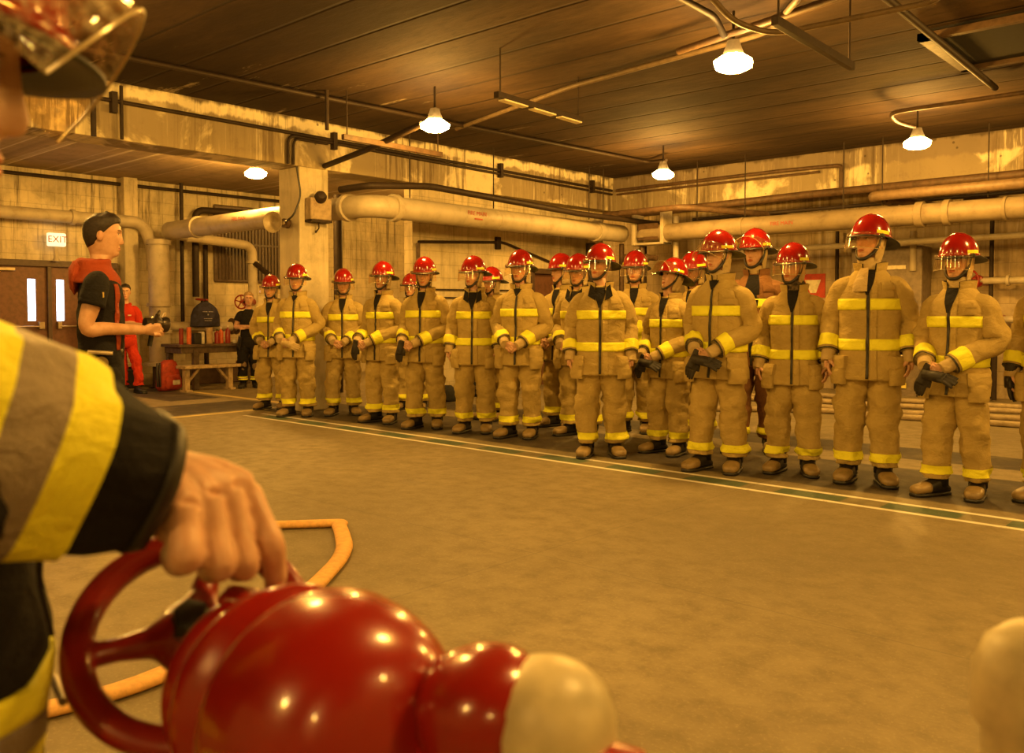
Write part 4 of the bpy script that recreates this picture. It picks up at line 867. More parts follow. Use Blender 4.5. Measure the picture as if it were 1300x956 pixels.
        for i in range(14):
            z = lerp(zlo, 1.475, i / 13); hw = (R(1.2) + R(17 if not open_coat else 16) * (i / 13) ** 1.3)
            rows_.append([G.torso(-hw + 2 * hw * j / 7 - R(1), z, .0085) for j in range(8)])
        MB().grid(rows_, False).build('neck_lining', M_BLACK(), coat, sharp=0)
        if collar == 'open' and lapels:   # turned-back lapels
            for s_ in (1, -1):
                t_ = [G.torso(R(s_ * 8), 1.36, .012), G.torso(R(s_ * 30), 1.40, .02), V(s_ * .085, -.09 + lean * .6, 1.50), V(s_ * .05, -.098 + lean * .6, 1.47)]
                mq = MB(); mq.v = [tuple(p) for p in t_] + [tuple(p + V(0, -.006, .002)) for p in t_]
                mq.f = [(0, 1, 2, 3), (7, 6, 5, 4), (0, 4, 5, 1), (1, 5, 6, 2), (2, 6, 7, 3), (3, 7, 4, 0)]; mq.build('lapel', M_BLACK(), coat, sharp=30)
        for i_, P in enumerate(SP if wristlets else ()):   # knitted wristlets
            W, E = (WR, ER) if i_ == 0 else (WL_, EL); d = (W - E).normalized()
            MB().lathe([(.046, -.06), (.047, -.01), (.046, .025), (.042, .045), (.036, .045)], W, d, 18).build('wristlet', M_TAN2(), coat)
    # ---- things on the head
    def hm(mb_): mb_.v = [tuple(head_xf(V(*p))) for p in mb_.v]; return mb_
    if hood:
        hm(MB().grid([[V(w_ * sin(t), -d_ * cos(t) + .012, z) for t in [2 * pi * q / 26 for q in range(26)]] for z, w_, d_ in ((-.20, .082, .075), (-.17, .085, .078), (-.14, .078, .072), (-.115, .075, .075))], True, (False, False))).build('hood', M_TAN2(), root, sharp=0)
    if helmet:
        def dome(th, z, off=0.0):
            h = max(0.0, min(1.0, (z - .028) / .170)); f = math.sqrt(max(0, 1 - h ** 2.2)); rx, ry = .124, .148
            rib = .0035 * (max(0, cos((th) * 1)) ** 0) * (1 - min(1, abs(sin(th)) * 7)) * (h > .3)
            return V((rx * f + off) * sin(th), -(ry * f + off) * cos(th) + .012, z + rib + off * .3)
        N = 44; T = [2 * pi * q / N for q in range(N)]
        zz = [.028 + .170 * sin(pi / 2 * i / 15) for i in range(16)]
        hl = hm(MB().grid([[dome(t, z) for t in T] for z in zz[:-1]] + [[dome(t, .1978) for t in T]], True, (False, True))).build('helmet', M_REDH(), root, sharp=0)
        def brim_pt(t, e, dz):
            c = cos(t); ex = (.022 * max(0, c) ** .5 if c > 0 else 0) + (.075 * max(0, -c) ** 1.4 if c < 0 else 0) + .010
            dr = .012 * max(0, c) + .045 * max(0, -c) ** 1.6
            p = dome(t, .030); d = V(sin(t), -cos(t), 0); return p + d * ex * e + V(0, 0, -dr * e - dz)
        hm(MB().grid([[brim_pt(t, e, dz) for t in T] for e, dz in ((-.3, -.004), (.0, -.006), (.5, -.003), (1.0, -.001), (1.02, .004), (.5, .005), (0, .004), (-.3, .004))], True, (False, False))).build('brim', M_RUB(), hl, sharp=0)
        hm(MB().grid([[dome(t, z, .0015 + (.004 if i in (1, 2) else 0)) for t in T] for i, z in enumerate((.030, .032, .044, .046))], True, (False, False))).build('edge_band', M_REDH(), hl, sharp=0)
        for s_ in (1, -1):
            for (a0, a1, l0, l1) in ((56, 98, .047, .070), (150, 176, .047, .070)):
                rr = [[dome(s_ * R(lerp(a0, a1, j / 7)), lerp(l0, l1, i / 3), .003) for j in range(8)] for i in range(4)]
                hm(MB().grid(rr, False)).build('reflective_decal', M_YEL(), hl, sharp=0)
        # chin strap
        cs = [V(s_ * x, y, z) for s_, x, y, z in ((-1, .090, -.005, .03), (-1, .083, -.020, -.04), (-1, .066, -.048, -.088), (-1, .035, -.068, -.118), (1, 0, -.074, -.126), (1, .035, -.068, -.118), (1, .066, -.048, -.088), (1, .083, -.020, -.04), (1, .090, -.005, .03))]
        cs = [Vector(q) for q in catmull([tuple(q) for q in cs], 30)]
        hm(MB().tube(cs, (.0035, .011), 8)).build('chin_strap', M_RUB(), hl, sharp=0)
        for s_ in (1, -1):
            hm(MB().lathe([(.0, .012), (.014, .01), (.016, 0), (.016, -.02), (0, -.02)], (s_ * .130, -.045, .03), (s_, 0, 0), 14)).build('visor_knob', M_RUB(), hl)
        if visor:
            rows_ = []; up = {'down': 0.0, 'half': -.65, 'raised': -.95, 'up': -1.25}[visor]
            Rv = Matrix.Rotation(up, 3, 'X'); pv = V(0, -.045, .03)
            for i in range(9):
                z = .05 - .112 * i / 8; row = []
                for j in range(27):
                    t = R(-72 + 144 * j / 26); r = .144 + .010 * (i / 8)
                    row.append(pv + Rv @ (V(r * 1.0 * sin(t), -(r + .018) * cos(t) - .002, z + (.004 * cos(3 * t) if i == 8 else 0)) - pv))
                rows_.append(row)
            v_ = hm(MB().grid(rows_, False)).build('visor', mat_clear('clear_visor' if visor != 'raised' else 'scratched_visor', scratch=.12 if visor != 'raised' else .45), hl, sharp=0)
            sd = v_.modifiers.new('thickness', 'SOLIDIFY'); sd.thickness = .0025
            rim = [rows_[-1][j] for j in range(27)]
            hm(MB().tube(rim, .0018, 6)).build('visor_rim', simple('visor_edge', (.55, .45, .25), .2), v_)
        if curtain:
            rows_ = []
            for i in range(7):
                z = .03 - .165 * i / 6; row = []
                for j in range(30):
                    t = R(72 + 216 * j / 29); r = .098 - .004 * i + .006 * sin(j * 1.3 + i * .8 + seed)
                    row.append(V((r - .006) * sin(t), -(r + .014) * cos(t) + .005 - (.0), z))
                rows_.append(row)
            cu_ = hm(MB().grid(rows_, False)).build('neck_curtain', M_TAN2(), hl, sharp=0)
            sd = cu_.modifiers.new('thickness', 'SOLIDIFY'); sd.thickness = .004
    if hair:
        hc, long_ = hair; rows_ = []
        for i in range(22):
            h = i / 21; row = []
            for j in range(56):
                t = 2 * pi * j / 56; c = cos(t)
                zlow = float(np.interp(c, [-1, -.45, -.12, .12, .45, .75, 1], [-.075, -.055, .004, .022, .062, .074, .078]))
                z = lerp(zlow, .1206, sin(h * pi / 2) ** .9); p = head_point(t, z)
                d = (p - V(0, .01, .02)).normalized(); top = min(1, max(0, (p.z - .03) / .07))
                off = (.002 + .006 * min(1, h * 5) + .012 * top * (1 + .5 * c)) + (.006 * top + .0015) * noise.noise(V(p.x * 55, p.y * 30, p.z * 40 + seed))
                row.append(p + d * off)
            rows_.append(row)
        hb = hm(MB().grid(rows_)).build('hair', simple('hair_' + hc[0], hc[1], .55, var=.35, nscale=60, bump=.8), root, sharp=0)
        if long_: hm(MB().tube([(0, .09, .03), (0, .13, .0), (0, .125, -.07), (0, .10, -.13)], [.03, .034, .028, .012], 12)).build('ponytail', hb.data.materials[0], hb, sharp=0)
    root['_k'] = k
    return dict(root=root, G=G, W=(WR, WL_), E=(ER, EL), coat=coat, head=head_xf, k=k, trousers=tr, SP=SP)
def to_world(P, p):
    r = P['root']; return Matrix.Translation(r.location) @ Matrix.Rotation(r.rotation_euler.z, 4, 'Z') @ (Vector(p) * P['k'])

SH = lambda x: (x * .93, .0, 1.372)
def arms_clasp(dx=0, z=.965, y=-.255, el=.262, ez=1.10):
    return ((SH(-.19), (-el, .03, ez), (-.075 + dx, y, z + .015)), (SH(.19), (el, .03, ez), (.075 + dx, y + .015, z)))
def arms_side(x=.262, z=.88, y=-.06): return ((SH(-.19), (-.258, .05, 1.12), (-x, y, z)), (SH(.19), (.258, .05, 1.12), (x, y, z)))
DC = ((V(.75, -.35, -.5), V(-.2, -.85, .45)), (V(-.75, -.35, -.5), V(.2, -.85, .45)))
DS = ((V(.05, -.15, -1), V(-1, -.1, 0)), (V(-.05, -.15, -1), V(1, -.1, 0)))
def cam_theta(p, phi):
    c = Vector((-p[0], -p[1])).normalized(); return math.atan2(c.x, -c.y) - R(phi)
# u, v of the feet, v of the helmet top, body turn, head turn (positive = towards the instructor), pitch, pose, options
ROW = [
 ('A', 346, 519, 348, 20, 22, 4, 'clasp', dict(), 'shortest firefighter at the far end of the row, half behind a taller one'),
 ('B', 379, 528, 334, 22, 22, 4, 'clasp', dict(dx=-.05, collar='closed', curtain=False), 'firefighter before the column with folded gloves under the hands, second from the far end'),
 ('C', 437, 526, 340, 8, 6, 6, 'clasp', dict(dx=-.03), 'firefighter just past the column, visor glinting, hands clasped low'),
 ('D', 487, 536, 331, 38, 34, 0, 'clasp', dict(dx=-.1), 'firefighter turned sideways third past the column with a dark glove hanging from the hands'),
 ('D2', 523, 520, 346, 25, 25, 0, 'clasp', dict(), 'firefighter almost hidden behind two others, only a slice of red helmet showing'),
 ('E', 540, 543, 325, 22, 16, 6, 'clasp', dict(dx=-.09, wide=1.04), 'broad firefighter with collar open and bare hands clasped over the waist band'),
 ('F2', 626, 532, 338, 35, 50, 4, 'clasp', dict(), 'firefighter hidden behind another, only a dark tilted rear brim showing'),
 ('F', 603, 549, 324, 12, 38, 2, 'side', dict(lapels=True), 'firefighter with arms straight down and a long dark zip, dark collar spread open'),
 ('G', 661, 555, 316, 20, 24, 0, 'clasp', dict(collar='closed', wide=1.04), 'firefighter with a collar fastened to the chin beside the brown door'),
 ('H2', 713, 542, 321, 40, 62, 0, 'clasp', dict(visor=None), 'rearmost firefighter of the three overlapping ones, only the back of the helmet showing'),
 ('H', 735, 553, 321, 30, 30, 4, 'clasp', dict(lapels=True), 'firefighter looking over the shoulder of a taller one, visor catching the light'),
 ('J2', 806, 549, 317, 8, 14, 2, 'clasp', dict(dx=-.12, z=1.06), 'firefighter in the second rank, visor down, hands held at the waist'),
 ('J', 762, 579, 308, 2, 30, -4, 'side', dict(wide=1.08, curtain=False, lapels=True), 'stocky firefighter facing forward in mid-row, arms down and visor shining at one side'),
 ('K2', 882, 560, 318, 30, 40, 6, 'clasp', dict(), 'firefighter peering out between two others, face behind a reflecting visor'),
 ('K', 849, 575, 326, 35, 52, 14, 'gloves', dict(visor='up', dx=-.06), 'firefighter craning upwards with raised visor and holding black gloves'),
 ('L2', 958, 574, 289, 12, 26, 2, 'side', dict(visor='up', coat_mat='brown', open_coat=True, hood=True), 'tall firefighter in a darker coat worn open, standing in the second rank'),
 ('L', 912, 597, 291, 28, 44, 2, 'gloves', dict(visor='half', collar='closed', wide=1.05, hood=True), 'firefighter in profile with zipped collar and half-raised visor, dark gloves below the wrist'),
 ('M', 1006, 600, 307, 6, 30, 2, 'side', dict(wide=.98), 'firefighter with visor down and camouflage neck scarf, beside the tallest one'),
 ('N', 1101, 612, 271, 4, 36, -6, 'side', dict(wide=1.0, hood=True), 'tallest firefighter in the row with a hood flap hanging on the chest'),
 ('O', 1213, 630, 295, 26, 28, 2, 'gloves', dict(dx=-.03, hood=True), 'firefighter in glasses before the two red handwheels, holding black gloves'),
 ('P', 1338, 638, 290, 20, 26, 2, 'side', dict(), 'firefighter cut off by the picture edge with one gloved hand hanging'),
]
PEOPLE = {}
def glove(P, name, label, pts_l, scale=1.0, mat=None, rot=None):
    """one work glove: cuff, palm and five fingers in one skin, laid at a point in a person's own space"""
    mb = MB(); o, d, n_ = (Vector(q) for q in pts_l); Fm = frame(d, n_)
    def T(x, y, z): return o + Fm @ V(x, y, z) * scale
    mb.tube([T(0, -.07, 0), T(0, -.02, 0), T(0, .03, 0), T(0, .085, -.004)], [.044 * scale, .038 * scale, .042 * scale, .040 * scale], 14)
    for x, L, b in ((-.033, .075, .2), (-.011, .085, .3), (.011, .08, .35), (.033, .066, .45)):
        mb.tube([T(x, .06, 0), T(x * 1.08, .10, -.004), T(x * 1.12, .10 + L * .5, -.02 * b * 3), T(x * 1.1, .10 + L * .9, -.05 * b * 2.2)], [.0145 * scale, .014 * scale, .0125 * scale, .009 * scale], 9)
    mb.tube([T(-.025, .02, 0), T(-.052, .05, -.008), T(-.06, .09, -.02)], [.017 * scale, .0145 * scale, .010 * scale], 9)
    v, f = remesh(mb, .0055, 2); m2 = MB().add([to_world(P, p) for p in v], f)
    c = sum((Vector(q) for q in m2.v), Vector()) / len(m2.v)
    m2.v = [tuple(Vector(q) - c) for q in m2.v]
    g = m2.build(name, mat or simple('glove_leather', (.022, .017, .013), .6, var=.3, bump=.4), None, label=label, cat='glove', sharp=0); g.location = c
    return g
for i, (key, u, vf, vt, ph, hph, pit, pose, op, lab) in enumerate(ROW):
    p = ground(u, vf); p = Vector((p.x, p.y, 0)); d = (p - C0).dot(FW)
    # helmet-top height from the measured row of pixels
    r = FW + RT * ((u - 650) / FPX) - UP * ((vt - 433) / FPX); hgt = (C0 + r * (math.hypot(p.x, p.y) / math.hypot(r.x, r.y))).z
    op = dict(op); dx = op.pop('dx', 0); z = op.pop('z', .935)
    if op.get('coat_mat') == 'brown': op['coat_mat'] = M_BROWN()
    if pose == 'side': arms, hd, hk = arms_side(), DS, 'relax'
    else: arms, hd, hk = arms_clasp(dx, z), DC, 'clasp'
    rr = random.Random(i * 13 + 5); jl = lambda a: rr.uniform(-a, a)
    legs = ((-.12 + jl(.015), -.02 + jl(.05), 14 + jl(8)), (.12 + jl(.015), .02 + jl(.05), -14 + jl(8)))
    PEOPLE[key] = person(p, cam_theta(p, ph), hgt, arms, lab, i * 1.7 + 3, head_yaw=R(-(hph - ph)), head_pitch=R(-pit if key in ('K',) else pit), hands=hk, hand_dirs=hd, legs=legs, group='firefighters lined up in tan gear', **op)
bl = simple('glove_leather', (.022, .017, .013), .6, var=.3, bump=.4)
for key, lab in (('K', 'black gloves'), ('L', 'dark gloves'), ('O', 'black gloves')):
    P = PEOPLE[key]; W = (P['W'][0] + P['W'][1]) / 2
    who = {'K': 'craning firefighter', 'L': 'firefighter in profile', 'O': 'firefighter in glasses'}[key]
    glove(P, 'work_glove', 'black work glove drooping from the hands of the ' + who, (W + V(-.05, -.03, -.06), V(-.35, -.15, -.85), V(0, -1, .1)), .95)
    glove(P, 'work_glove', 'black work glove lying crosswise held by the ' + who, (W + V(.01, -.055, -.075), V(.85, -.1, -.1), V(0, -.6, .8)), .95)
P = PEOPLE['P']
glove(P, 'work_glove', 'black and tan glove on the hanging hand at the picture edge', (P['W'][0] + V(0, -.01, -.02), V(.02, -.12, -1), V(-1, -.1, 0)), 1.05)
for key, lab, m_ in (('D', 'dark glove hanging below the clasped hands of the sideways firefighter', bl), ('E', 'dark glove dangling from the hands of the broad firefighter', bl), ('B', 'pale tan glove folded under the hands of the firefighter by the column', M_TAN2())):
    P = PEOPLE[key]; W = (P['W'][0] + P['W'][1]) / 2
    glove(P, 'work_glove', lab, (W + V(.03 if key == 'B' else -.07, -.04, -.05), V(.8, -.2, -.25) if key == 'B' else V(-.2, -.1, -1), V(0, -1, .2)), .95, m_)
# hood flap on the tallest, scarf and glasses
P = PEOPLE['N']; k = P['k']
G = P['G']; rows_ = [[G.torso(R(lerp(-26, 4, j / 7)) , lerp(1.30, 1.47, i / 9), .03 + .01 * sin(i)) for j in range(8)] for i in range(10)]
mbb = MB(); G.patch(mbb, G.torso, R(-24), R(-1), 1.325, 1.485, .008, .03, 8, 10, .01); mbb.build('hood_flap', M_TAN2(), P['root'], sharp=50)
P = PEOPLE['M']
MB().grid([[V(w_ * sin(t), -d_ * cos(t) + .012, z + .006 * sin(5 * t)) for t in [2 * pi * q / 30 for q in range(30)]] for z, w_, d_ in ((1.44, .078, .085), (1.47, .09, .098), (1.50, .082, .09), (1.53, .084, .09), (1.55, .07, .07))], True, (False, False)).build('neck_scarf', simple('camouflage_cloth', (.14, .10, .05), .9, var=.45, nscale=35, dirt=(.02, .02, .02)), P['root'], sharp=0)
P = PEOPLE['O']; hx = P['head']
gl = MB()
for s_ in (1, -1):
    c = V(s_ * .031, -.104, .014)
    pts = [hx(c + V(.021 * cos(t), 0, .015 * sin(t))) for t in [2 * pi * q / 16 for q in range(17)]]; gl.tube(pts, .0022, 6)
    gl.tube([hx(V(s_ * .052, -.102, .016)), hx(V(s_ * .078, -.02, .012))], .002, 6)
gl.tube([hx(V(-.01, -.108, .016)), hx(V(.01, -.108, .016))], .002, 6).build('glasses', M_RUB(), P['root'])

# ------------------------------------------------------------ the instructor in a black shirt
dI = 5.38
pI = at(128, 396, dI); pI = Vector((pI.x, pI.y, 0))
th = cam_theta(pI, -84)
armI = (((-.185, .0, 1.40), (-.235, .05, 1.13), (-.10, -.24, 1.115)), ((.185, .0, 1.40), (.235, .02, 1.14), (.06, -.25, 1.12)))
I = person(pI, th, 1.86, armI, 'person in a black shirt and red hood holding a dark nozzle', 77, 'tee', 0.05, R(3), helmet=False, trim=None, coat_mat=M_BLACK(), hands='grip',
           hand_dirs=((V(.3, -1, .0), V(-.9, -.1, .3)), (V(-.3, -1, .0), V(.9, -.1, .3))), hair=(('brown', (.028, .016, .010)), False), name='person', wide=1.06)
rt = I['root']; hx = I['head']
mh = mat_cloth('red_hood_cloth', (.34, .06, .02), (.24, .04, .015))
rows_ = []
for i in range(12):
    w_ = i / 11; row = []
    for j in range(40):
        t = 2 * pi * j / 40; back = max(0, -cos(t)); r = lerp(.078, .17, w_) + .012 * sin(w_ * 9 + 2 * cos(t)) + .02 * back * sin(pi * w_)
        z = 1.525 - .135 * w_ ** 1.3 - .05 * max(0, cos(t)) ** 2 * w_ + .035 * back * sin(pi * min(1, w_ * 1.3))
        row.append(V(r * 1.02 * sin(t), -r * .80 * cos(t) + .012, z + .006 * noise.noise(V(t * 2, w_ * 6, 1))))
    rows_.append(row)
o_ = MB().grid(rows_, True, (False, False)).build('hood', mh, rt, sharp=0); sd = o_.modifiers.new('t', 'SOLIDIFY'); sd.thickness = .014
MB().grid([[V(w_ * sin(t), yc + d_ * cos(t), z + .012 * sin(3 * t + z * 40)) for t in [2 * pi * q / 24 for q in range(24)]] for z, w_, d_, yc in ((1.33, .04, .015, .13), (1.36, .09, .025, .135), (1.41, .115, .035, .13), (1.46, .11, .045, .12), (1.50, .09, .045, .10), (1.52, .05, .02, .09))]).build('hood_fold', mh, rt, sharp=0)
for s_ in (-1,):
    mbb = MB(); I['G'].patch(mbb, I['G'].torso, R(s_ * 46), R(s_ * 30), 1.0, 1.38, .0, .006, 5, 20); mbb.build('red_panel', mh, rt, sharp=0)
MB().box((-.262, -.045, 1.30), (-.255, -.02, 1.33)).build('shoulder_emblem', simple('emblem_gold', (.6, .42, .12), .5), rt, False)
for (a_, z_) in ((-36, 1.25), (-40, 1.21), (-37, 1.15)):
    mbb = MB(); I['G'].patch(mbb, I['G'].torso, R(a_ - 3), R(a_ + 3), z_, z_ + .02, .004, .009, 4, 4); mbb.build('chest_emblem', simple('emblem_red', (.5, .12, .08), .5), rt, False)
# nozzle he holds: its own thing
nz = empty('hose_nozzle', to_world(I, (-.02, -.30, 1.15)), rt.rotation_euler.z, 'dark metal hose nozzle held out by the person with the red hood', 'nozzle')
MN = simple('dark_gunmetal', (.06, .045, .03), .35, metal=.6)
MB().lathe([(.0, -.075), (.03, -.075), (.034, -.04), (.045, -.03), (.047, .01), (.036, .03), (.05, .055), (.048, .07), (.03, .075), (0, .06)], (0, 0, 0), (.5, -.8, -.1), 22).build('barrel', MN, nz)
MB().tube([(-.045, 0, 0), (-.06, -.01, .055), (0, -.02, .075), (.06, -.01, .055), (.045, 0, 0)], .010, 8).build('bail_handle', MN, nz)
MB().tube([(0, .02, -.03), (.0, .04, -.14)], [.016, .014], 10).build('pistol_grip', M_RUB(), nz)
MB().tube([(.02, -.03, .02), (.07, -.05, .06)], .011, 8).build('lever', simple('tan_lever', (.4, .28, .15), .4), nz)
# belt, gauge, hanging yellow strap on his hip
MB().grid([[V(.17 * sin(t), -.122 * cos(t), z) for t in [2 * pi * q / 30 for q in range(30)]] for z in (.965, 1.005)]).build('belt', M_RUB(), rt, sharp=0)
MB().lathe([(.0, 0), (.035, 0), (.038, .03), (.0, .03)], (-.178, -.02, .93), (-1, 0, 0), 20).build('belt_gauge', simple('gauge_brass', (.30, .22, .10), .3, metal=.6), rt)
fillet_box('yellow_strap', (-.205, -.045, .60), (-.18, .005, .90), M_YEL(), rt, .005)
MB().tube([(-.20, -.08, .985), (-.20, .05, .995)], .012, 8).build('tool_bar', simple('pale_bar', (.6, .5, .35), .3, metal=.6), rt)
# ------------------------------------------------------------ two women against the wall
pW = ground(152, 489); pW = Vector((pW.x, pW.y, 0)); pW = Vector((-13.9, 6.22, 0))
armX = (((-.17, 0, 1.385), (-.24, .0, 1.14), (.03, -.21, 1.15)), ((.17, 0, 1.385), (.24, .0, 1.13), (-.03, -.17, 1.13)))
DX = ((V(1, -.1, .02), V(0, -.9, .4)), (V(-1, -.1, -.02), V(0, -.9, .4)))
W1 = person(pW, cam_theta(pW, 8), 1.70, armX, 'person in a red coverall with folded arms leaning by the thick riser', 55, 'coverall', R(8), R(4), helmet=False, trim=None, coat_mat=mat_cloth('red_coverall_cloth', (.50, .035, .012), (.36, .02, .01)), hands='relax', hand_dirs=DX,
            hair=(('dark', (.02, .012, .008)), True), legs=((-.03, -.05, 10), (.22, -.22, -35)), wide=.95)
MB().box((.06, -.148, 1.27), (.11, -.135, 1.29)).build('name_tag', simple('tag_pale', (.7, .55, .4), .5), W1['root'], False)
mbb = MB(); W1['G'].patch(mbb, W1['G'].torso, -.02, .02, .9, 1.42, -.001, .004, 4, 20); mbb.build('zip', simple('dark_red', (.2, .01, .01), .6), W1['root'], sharp=0)
MB().grid([[V(r * sin(t), -r * cos(t) + .01, z - .02 * max(0, cos(t))) for t in [R(25 + 310 * q / 29) for q in range(30)]] for r, z in ((.075, 1.45), (.09, 1.49), (.105, 1.455))], False).build('collar', mat_cloth('red_coverall_cloth', (.50, .035, .012), (.36, .02, .01)), W1['root'], sharp=0)
pW = Vector((-13.2, 7.99, 0))
W2 = person(pW, cam_theta(pW, 0), 1.60, armX, 'person in a black shirt and bunker trousers with folded arms beside the red gate valve', 61, 'tee', R(3), R(6), helmet=False, trim=None, coat_mat=M_BLACK(), hands='relax', hand_dirs=DX,
            hair=(('blond', (.45, .30, .13)), False), wide=.92)
for s_ in (-1, 1):
    MB().tube([(s_ * .17, -.08, .98), (s_ * .20, -.09, .80), (s_ * .17, -.12, .72), (s_ * .14, -.13, .95)], (.004, .018), 8).build('loose_brace', M_RUB(), W2['trousers'])
MB().box((.05, -.135, 1.22), (.075, -.125, 1.245)).build('shirt_badge', wht, W2['root'], False)
MB().tube([(.23, .02, 1.3), (.24, -.03, 1.0), (.24, 0, .9)], (.006, .014), 8).build('white_strap', wht, W2['root'])
W1['root']['group'] = W2['root']['group'] = 'onlookers by the west wall'
# ------------------------------------------------------------ the firefighter in front with a hand on the wheel
B_ = M_BLACK()
pF = at(-216, 396, .62); pF = Vector((pF.x, pF.y, 0)); thF = cam_theta(pF, -82)
kF = 1.64 / 1.866
def loc(p):   # world -> the person's own space
    return (Matrix.Rotation(-thF, 3, 'Z') @ (Vector(p) - pF)) / kF
Sw, Ew, Ww = at(-210, 575, .50), at(-90, 552, .54), at(246, 620, .655)
armF = ((tuple(loc(Sw)), tuple(loc(Ew)), tuple(loc(Ww))), ((.18, 0, 1.38), (.25, .09, 1.12), (.24, .06, .88)))
FF = person(pF, thF, 1.64, armF, 'firefighter in black gear with yellow and silver bands, one hand on the red wheel', 91, 'black', R(-4), R(6), visor='raised', lean=-.012, sleeve_r=[(0, .06), (.14, .088), (.3, .087), (.5, .083), (.7, .077), (.85, .068), (1, .053)], wristlets=False, trim=None, coat_mat=B_, hands=('flat', 'relax'), name='person', curtain=False, hand_dirs=((loc(Ww) - loc(Ew), V(0, 0, 1)), (V(0, -.1, -1), V(.9, 0, 0))))
# the working hand is modelled apart at full detail and joined to the body mesh
def seg(mb, pts, rad, n=16): mb.tube([Vector(q) for q in catmull([tuple(p) for p in pts], len(pts) * 4)], [float(np.interp(i / (len(pts) * 4 - 1) * (len(pts) - 1), range(len(pts)), rad)) for i in range(len(pts) * 4)], n)
hmb = MB()
wr = at(195, 598, .665)
seg(hmb, [at(110, 560, .640), at(160, 582, .655), at(205, 606, .662)], [.030, .027, .025])
KN = [at(232, 650, .628), at(262, 636, .650), at(290, 627, .672), at(314, 622, .694)]
PIP = [at(236, 706, .612), at(279, 716, .632), at(311, 716, .652), at(345, 690, .672)]
DIP = [at(226, 712, .633), at(268, 722, .655), at(302, 722, .675), at(350, 733, .682)]
TIP = [at(218, 700, .65), at(260, 711, .672), at(294, 712, .69), at(346, 748, .690)]
RD = [.0125, .0118, .0112, .0100]
for i in range(4):
    base = lerp(wr, KN[i], .15)
    seg(hmb, [base, lerp(base, KN[i], .55) + V(0, 0, .003), KN[i]], [.020, .0175, .0135])
    seg(hmb, [KN[i], lerp(KN[i], PIP[i], .5), PIP[i], lerp(PIP[i], DIP[i], .6), DIP[i], TIP[i]], [RD[i] * 1.08, RD[i] * .98, RD[i] * 1.0, RD[i] * .95, RD[i] * .92, RD[i] * .7])
seg(hmb, [lerp(wr, KN[0], .2), lerp(wr, KN[0], .6) + V(0, 0, -.012), KN[0] + V(0, 0, -.012)], [.021, .022, .014])
seg(hmb, [at(215, 625, .68), at(262, 668, .715), at(300, 690, .715), at(330, 700, .70)], [.018, .015, .012, .009])   # thumb, far side of the rim
hv, hf = remesh(hmb, .0021, 9)
me = FF['root'].children[0].data if FF['root'].children[0].name.startswith('body') else None
body = [c for c in FF['root'].children if c.name.startswith('body')][0]
bmx = bmesh.new(); bmx.from_mesh(body.data); lay = bmx.verts.layers.float_color['tone']
# drop the simple hand beyond the wrist on this arm, then add the detailed one
wl = loc(Ww); dl = (loc(Ww) - loc(Ew)).normalized()
bmesh.ops.delete(bmx, geom=[v for v in bmx.verts if (v.co - wl).length < .30 and (v.co - wl).dot(dl) > -.05], context='VERTS')
vs_ = []
for p in hv:
    v = bmx.verts.new(loc(p)); pz = Vector(p); t = 1.0
    for K in KN + PIP[:3]: t -= .05 * math.exp(-((pz - K).length / .008) ** 2)
    v[lay] = (1.0, .9 + .1 * t, .85 + .15 * t, 1); vs_.append(v)
for q in hf:
    try: bmx.faces.new([vs_[k_] for k_ in q]).smooth = True
    except ValueError: pass
bmx.to_mesh(body.data); bmx.free()
# bands on coat: forearm, hem
G = FF['G']; P = FF['SP'][0]; RSb = [(0, .06), (.14, .088), (.3, .087), (.5, .083), (.7, .077), (.85, .068), (1, .053)]
Ln = sum((Vector(P[i + 1]) - Vector(P[i])).length for i in range(len(P) - 1)); FZ = ((.52, .15, 1.3), (.85, .12, .8), (.2, .1, .5))
for q0, q1, m_ in ((.050, .076, M_YEL()), (.076, .106, M_SILVER()), (.106, .136, M_YEL())):
    MB().grid(G.limb_rings(P, RSb, 1 - q1 / Ln, 1 - q0 / Ln, .004, 44, 1.25, FZ, 12), True, (False, False)).build('reflective_band', m_, FF['coat'], sharp=0)
for q0, q1, m_ in ((.0, .032, M_YEL()), (.032, .062, M_SILVER()), (.062, .09, M_YEL())):
    for zb in (.90, 1.08):
        mbb = MB(); G.patch(mbb, G.torso, R(3), R(357), zb + q0, zb + q1, -.002, .004, 90, 5); mbb.build('reflective_band', m_, FF['coat'], sharp=0)
for z_ in (1.04, 1.12):
    MB().tube([G.torso(R(2), z_, .012), G.torso(R(-9), z_, .016)], .004, 8).build('coat_clasp', simple('steel_clasp', (.3, .25, .2), .35, metal=.7), FF['coat'])

# ------------------------------------------------------------ the red valve manifold in front
vm = empty('valve_manifold', tuple(at(400, 900, .56).xy) + (0,), 0, 'glossy red valve manifold with ridged body and handwheel, close by', 'valve')
vo = Vector(vm.location); MR = simple('gloss_red', (.27, .010, .005), .27, var=.08, nscale=6, coat=.5); MRD = M_RED()
def L_(p): return Vector(p) - vo
hub = at(245, 806, .70)
toward = -(hub - C0).normalized(); upv = V(0, 0, 1)
nrm = (toward * .80 + upv * .50 - RT * .03).normalized()
hw = empty('x') if False else None
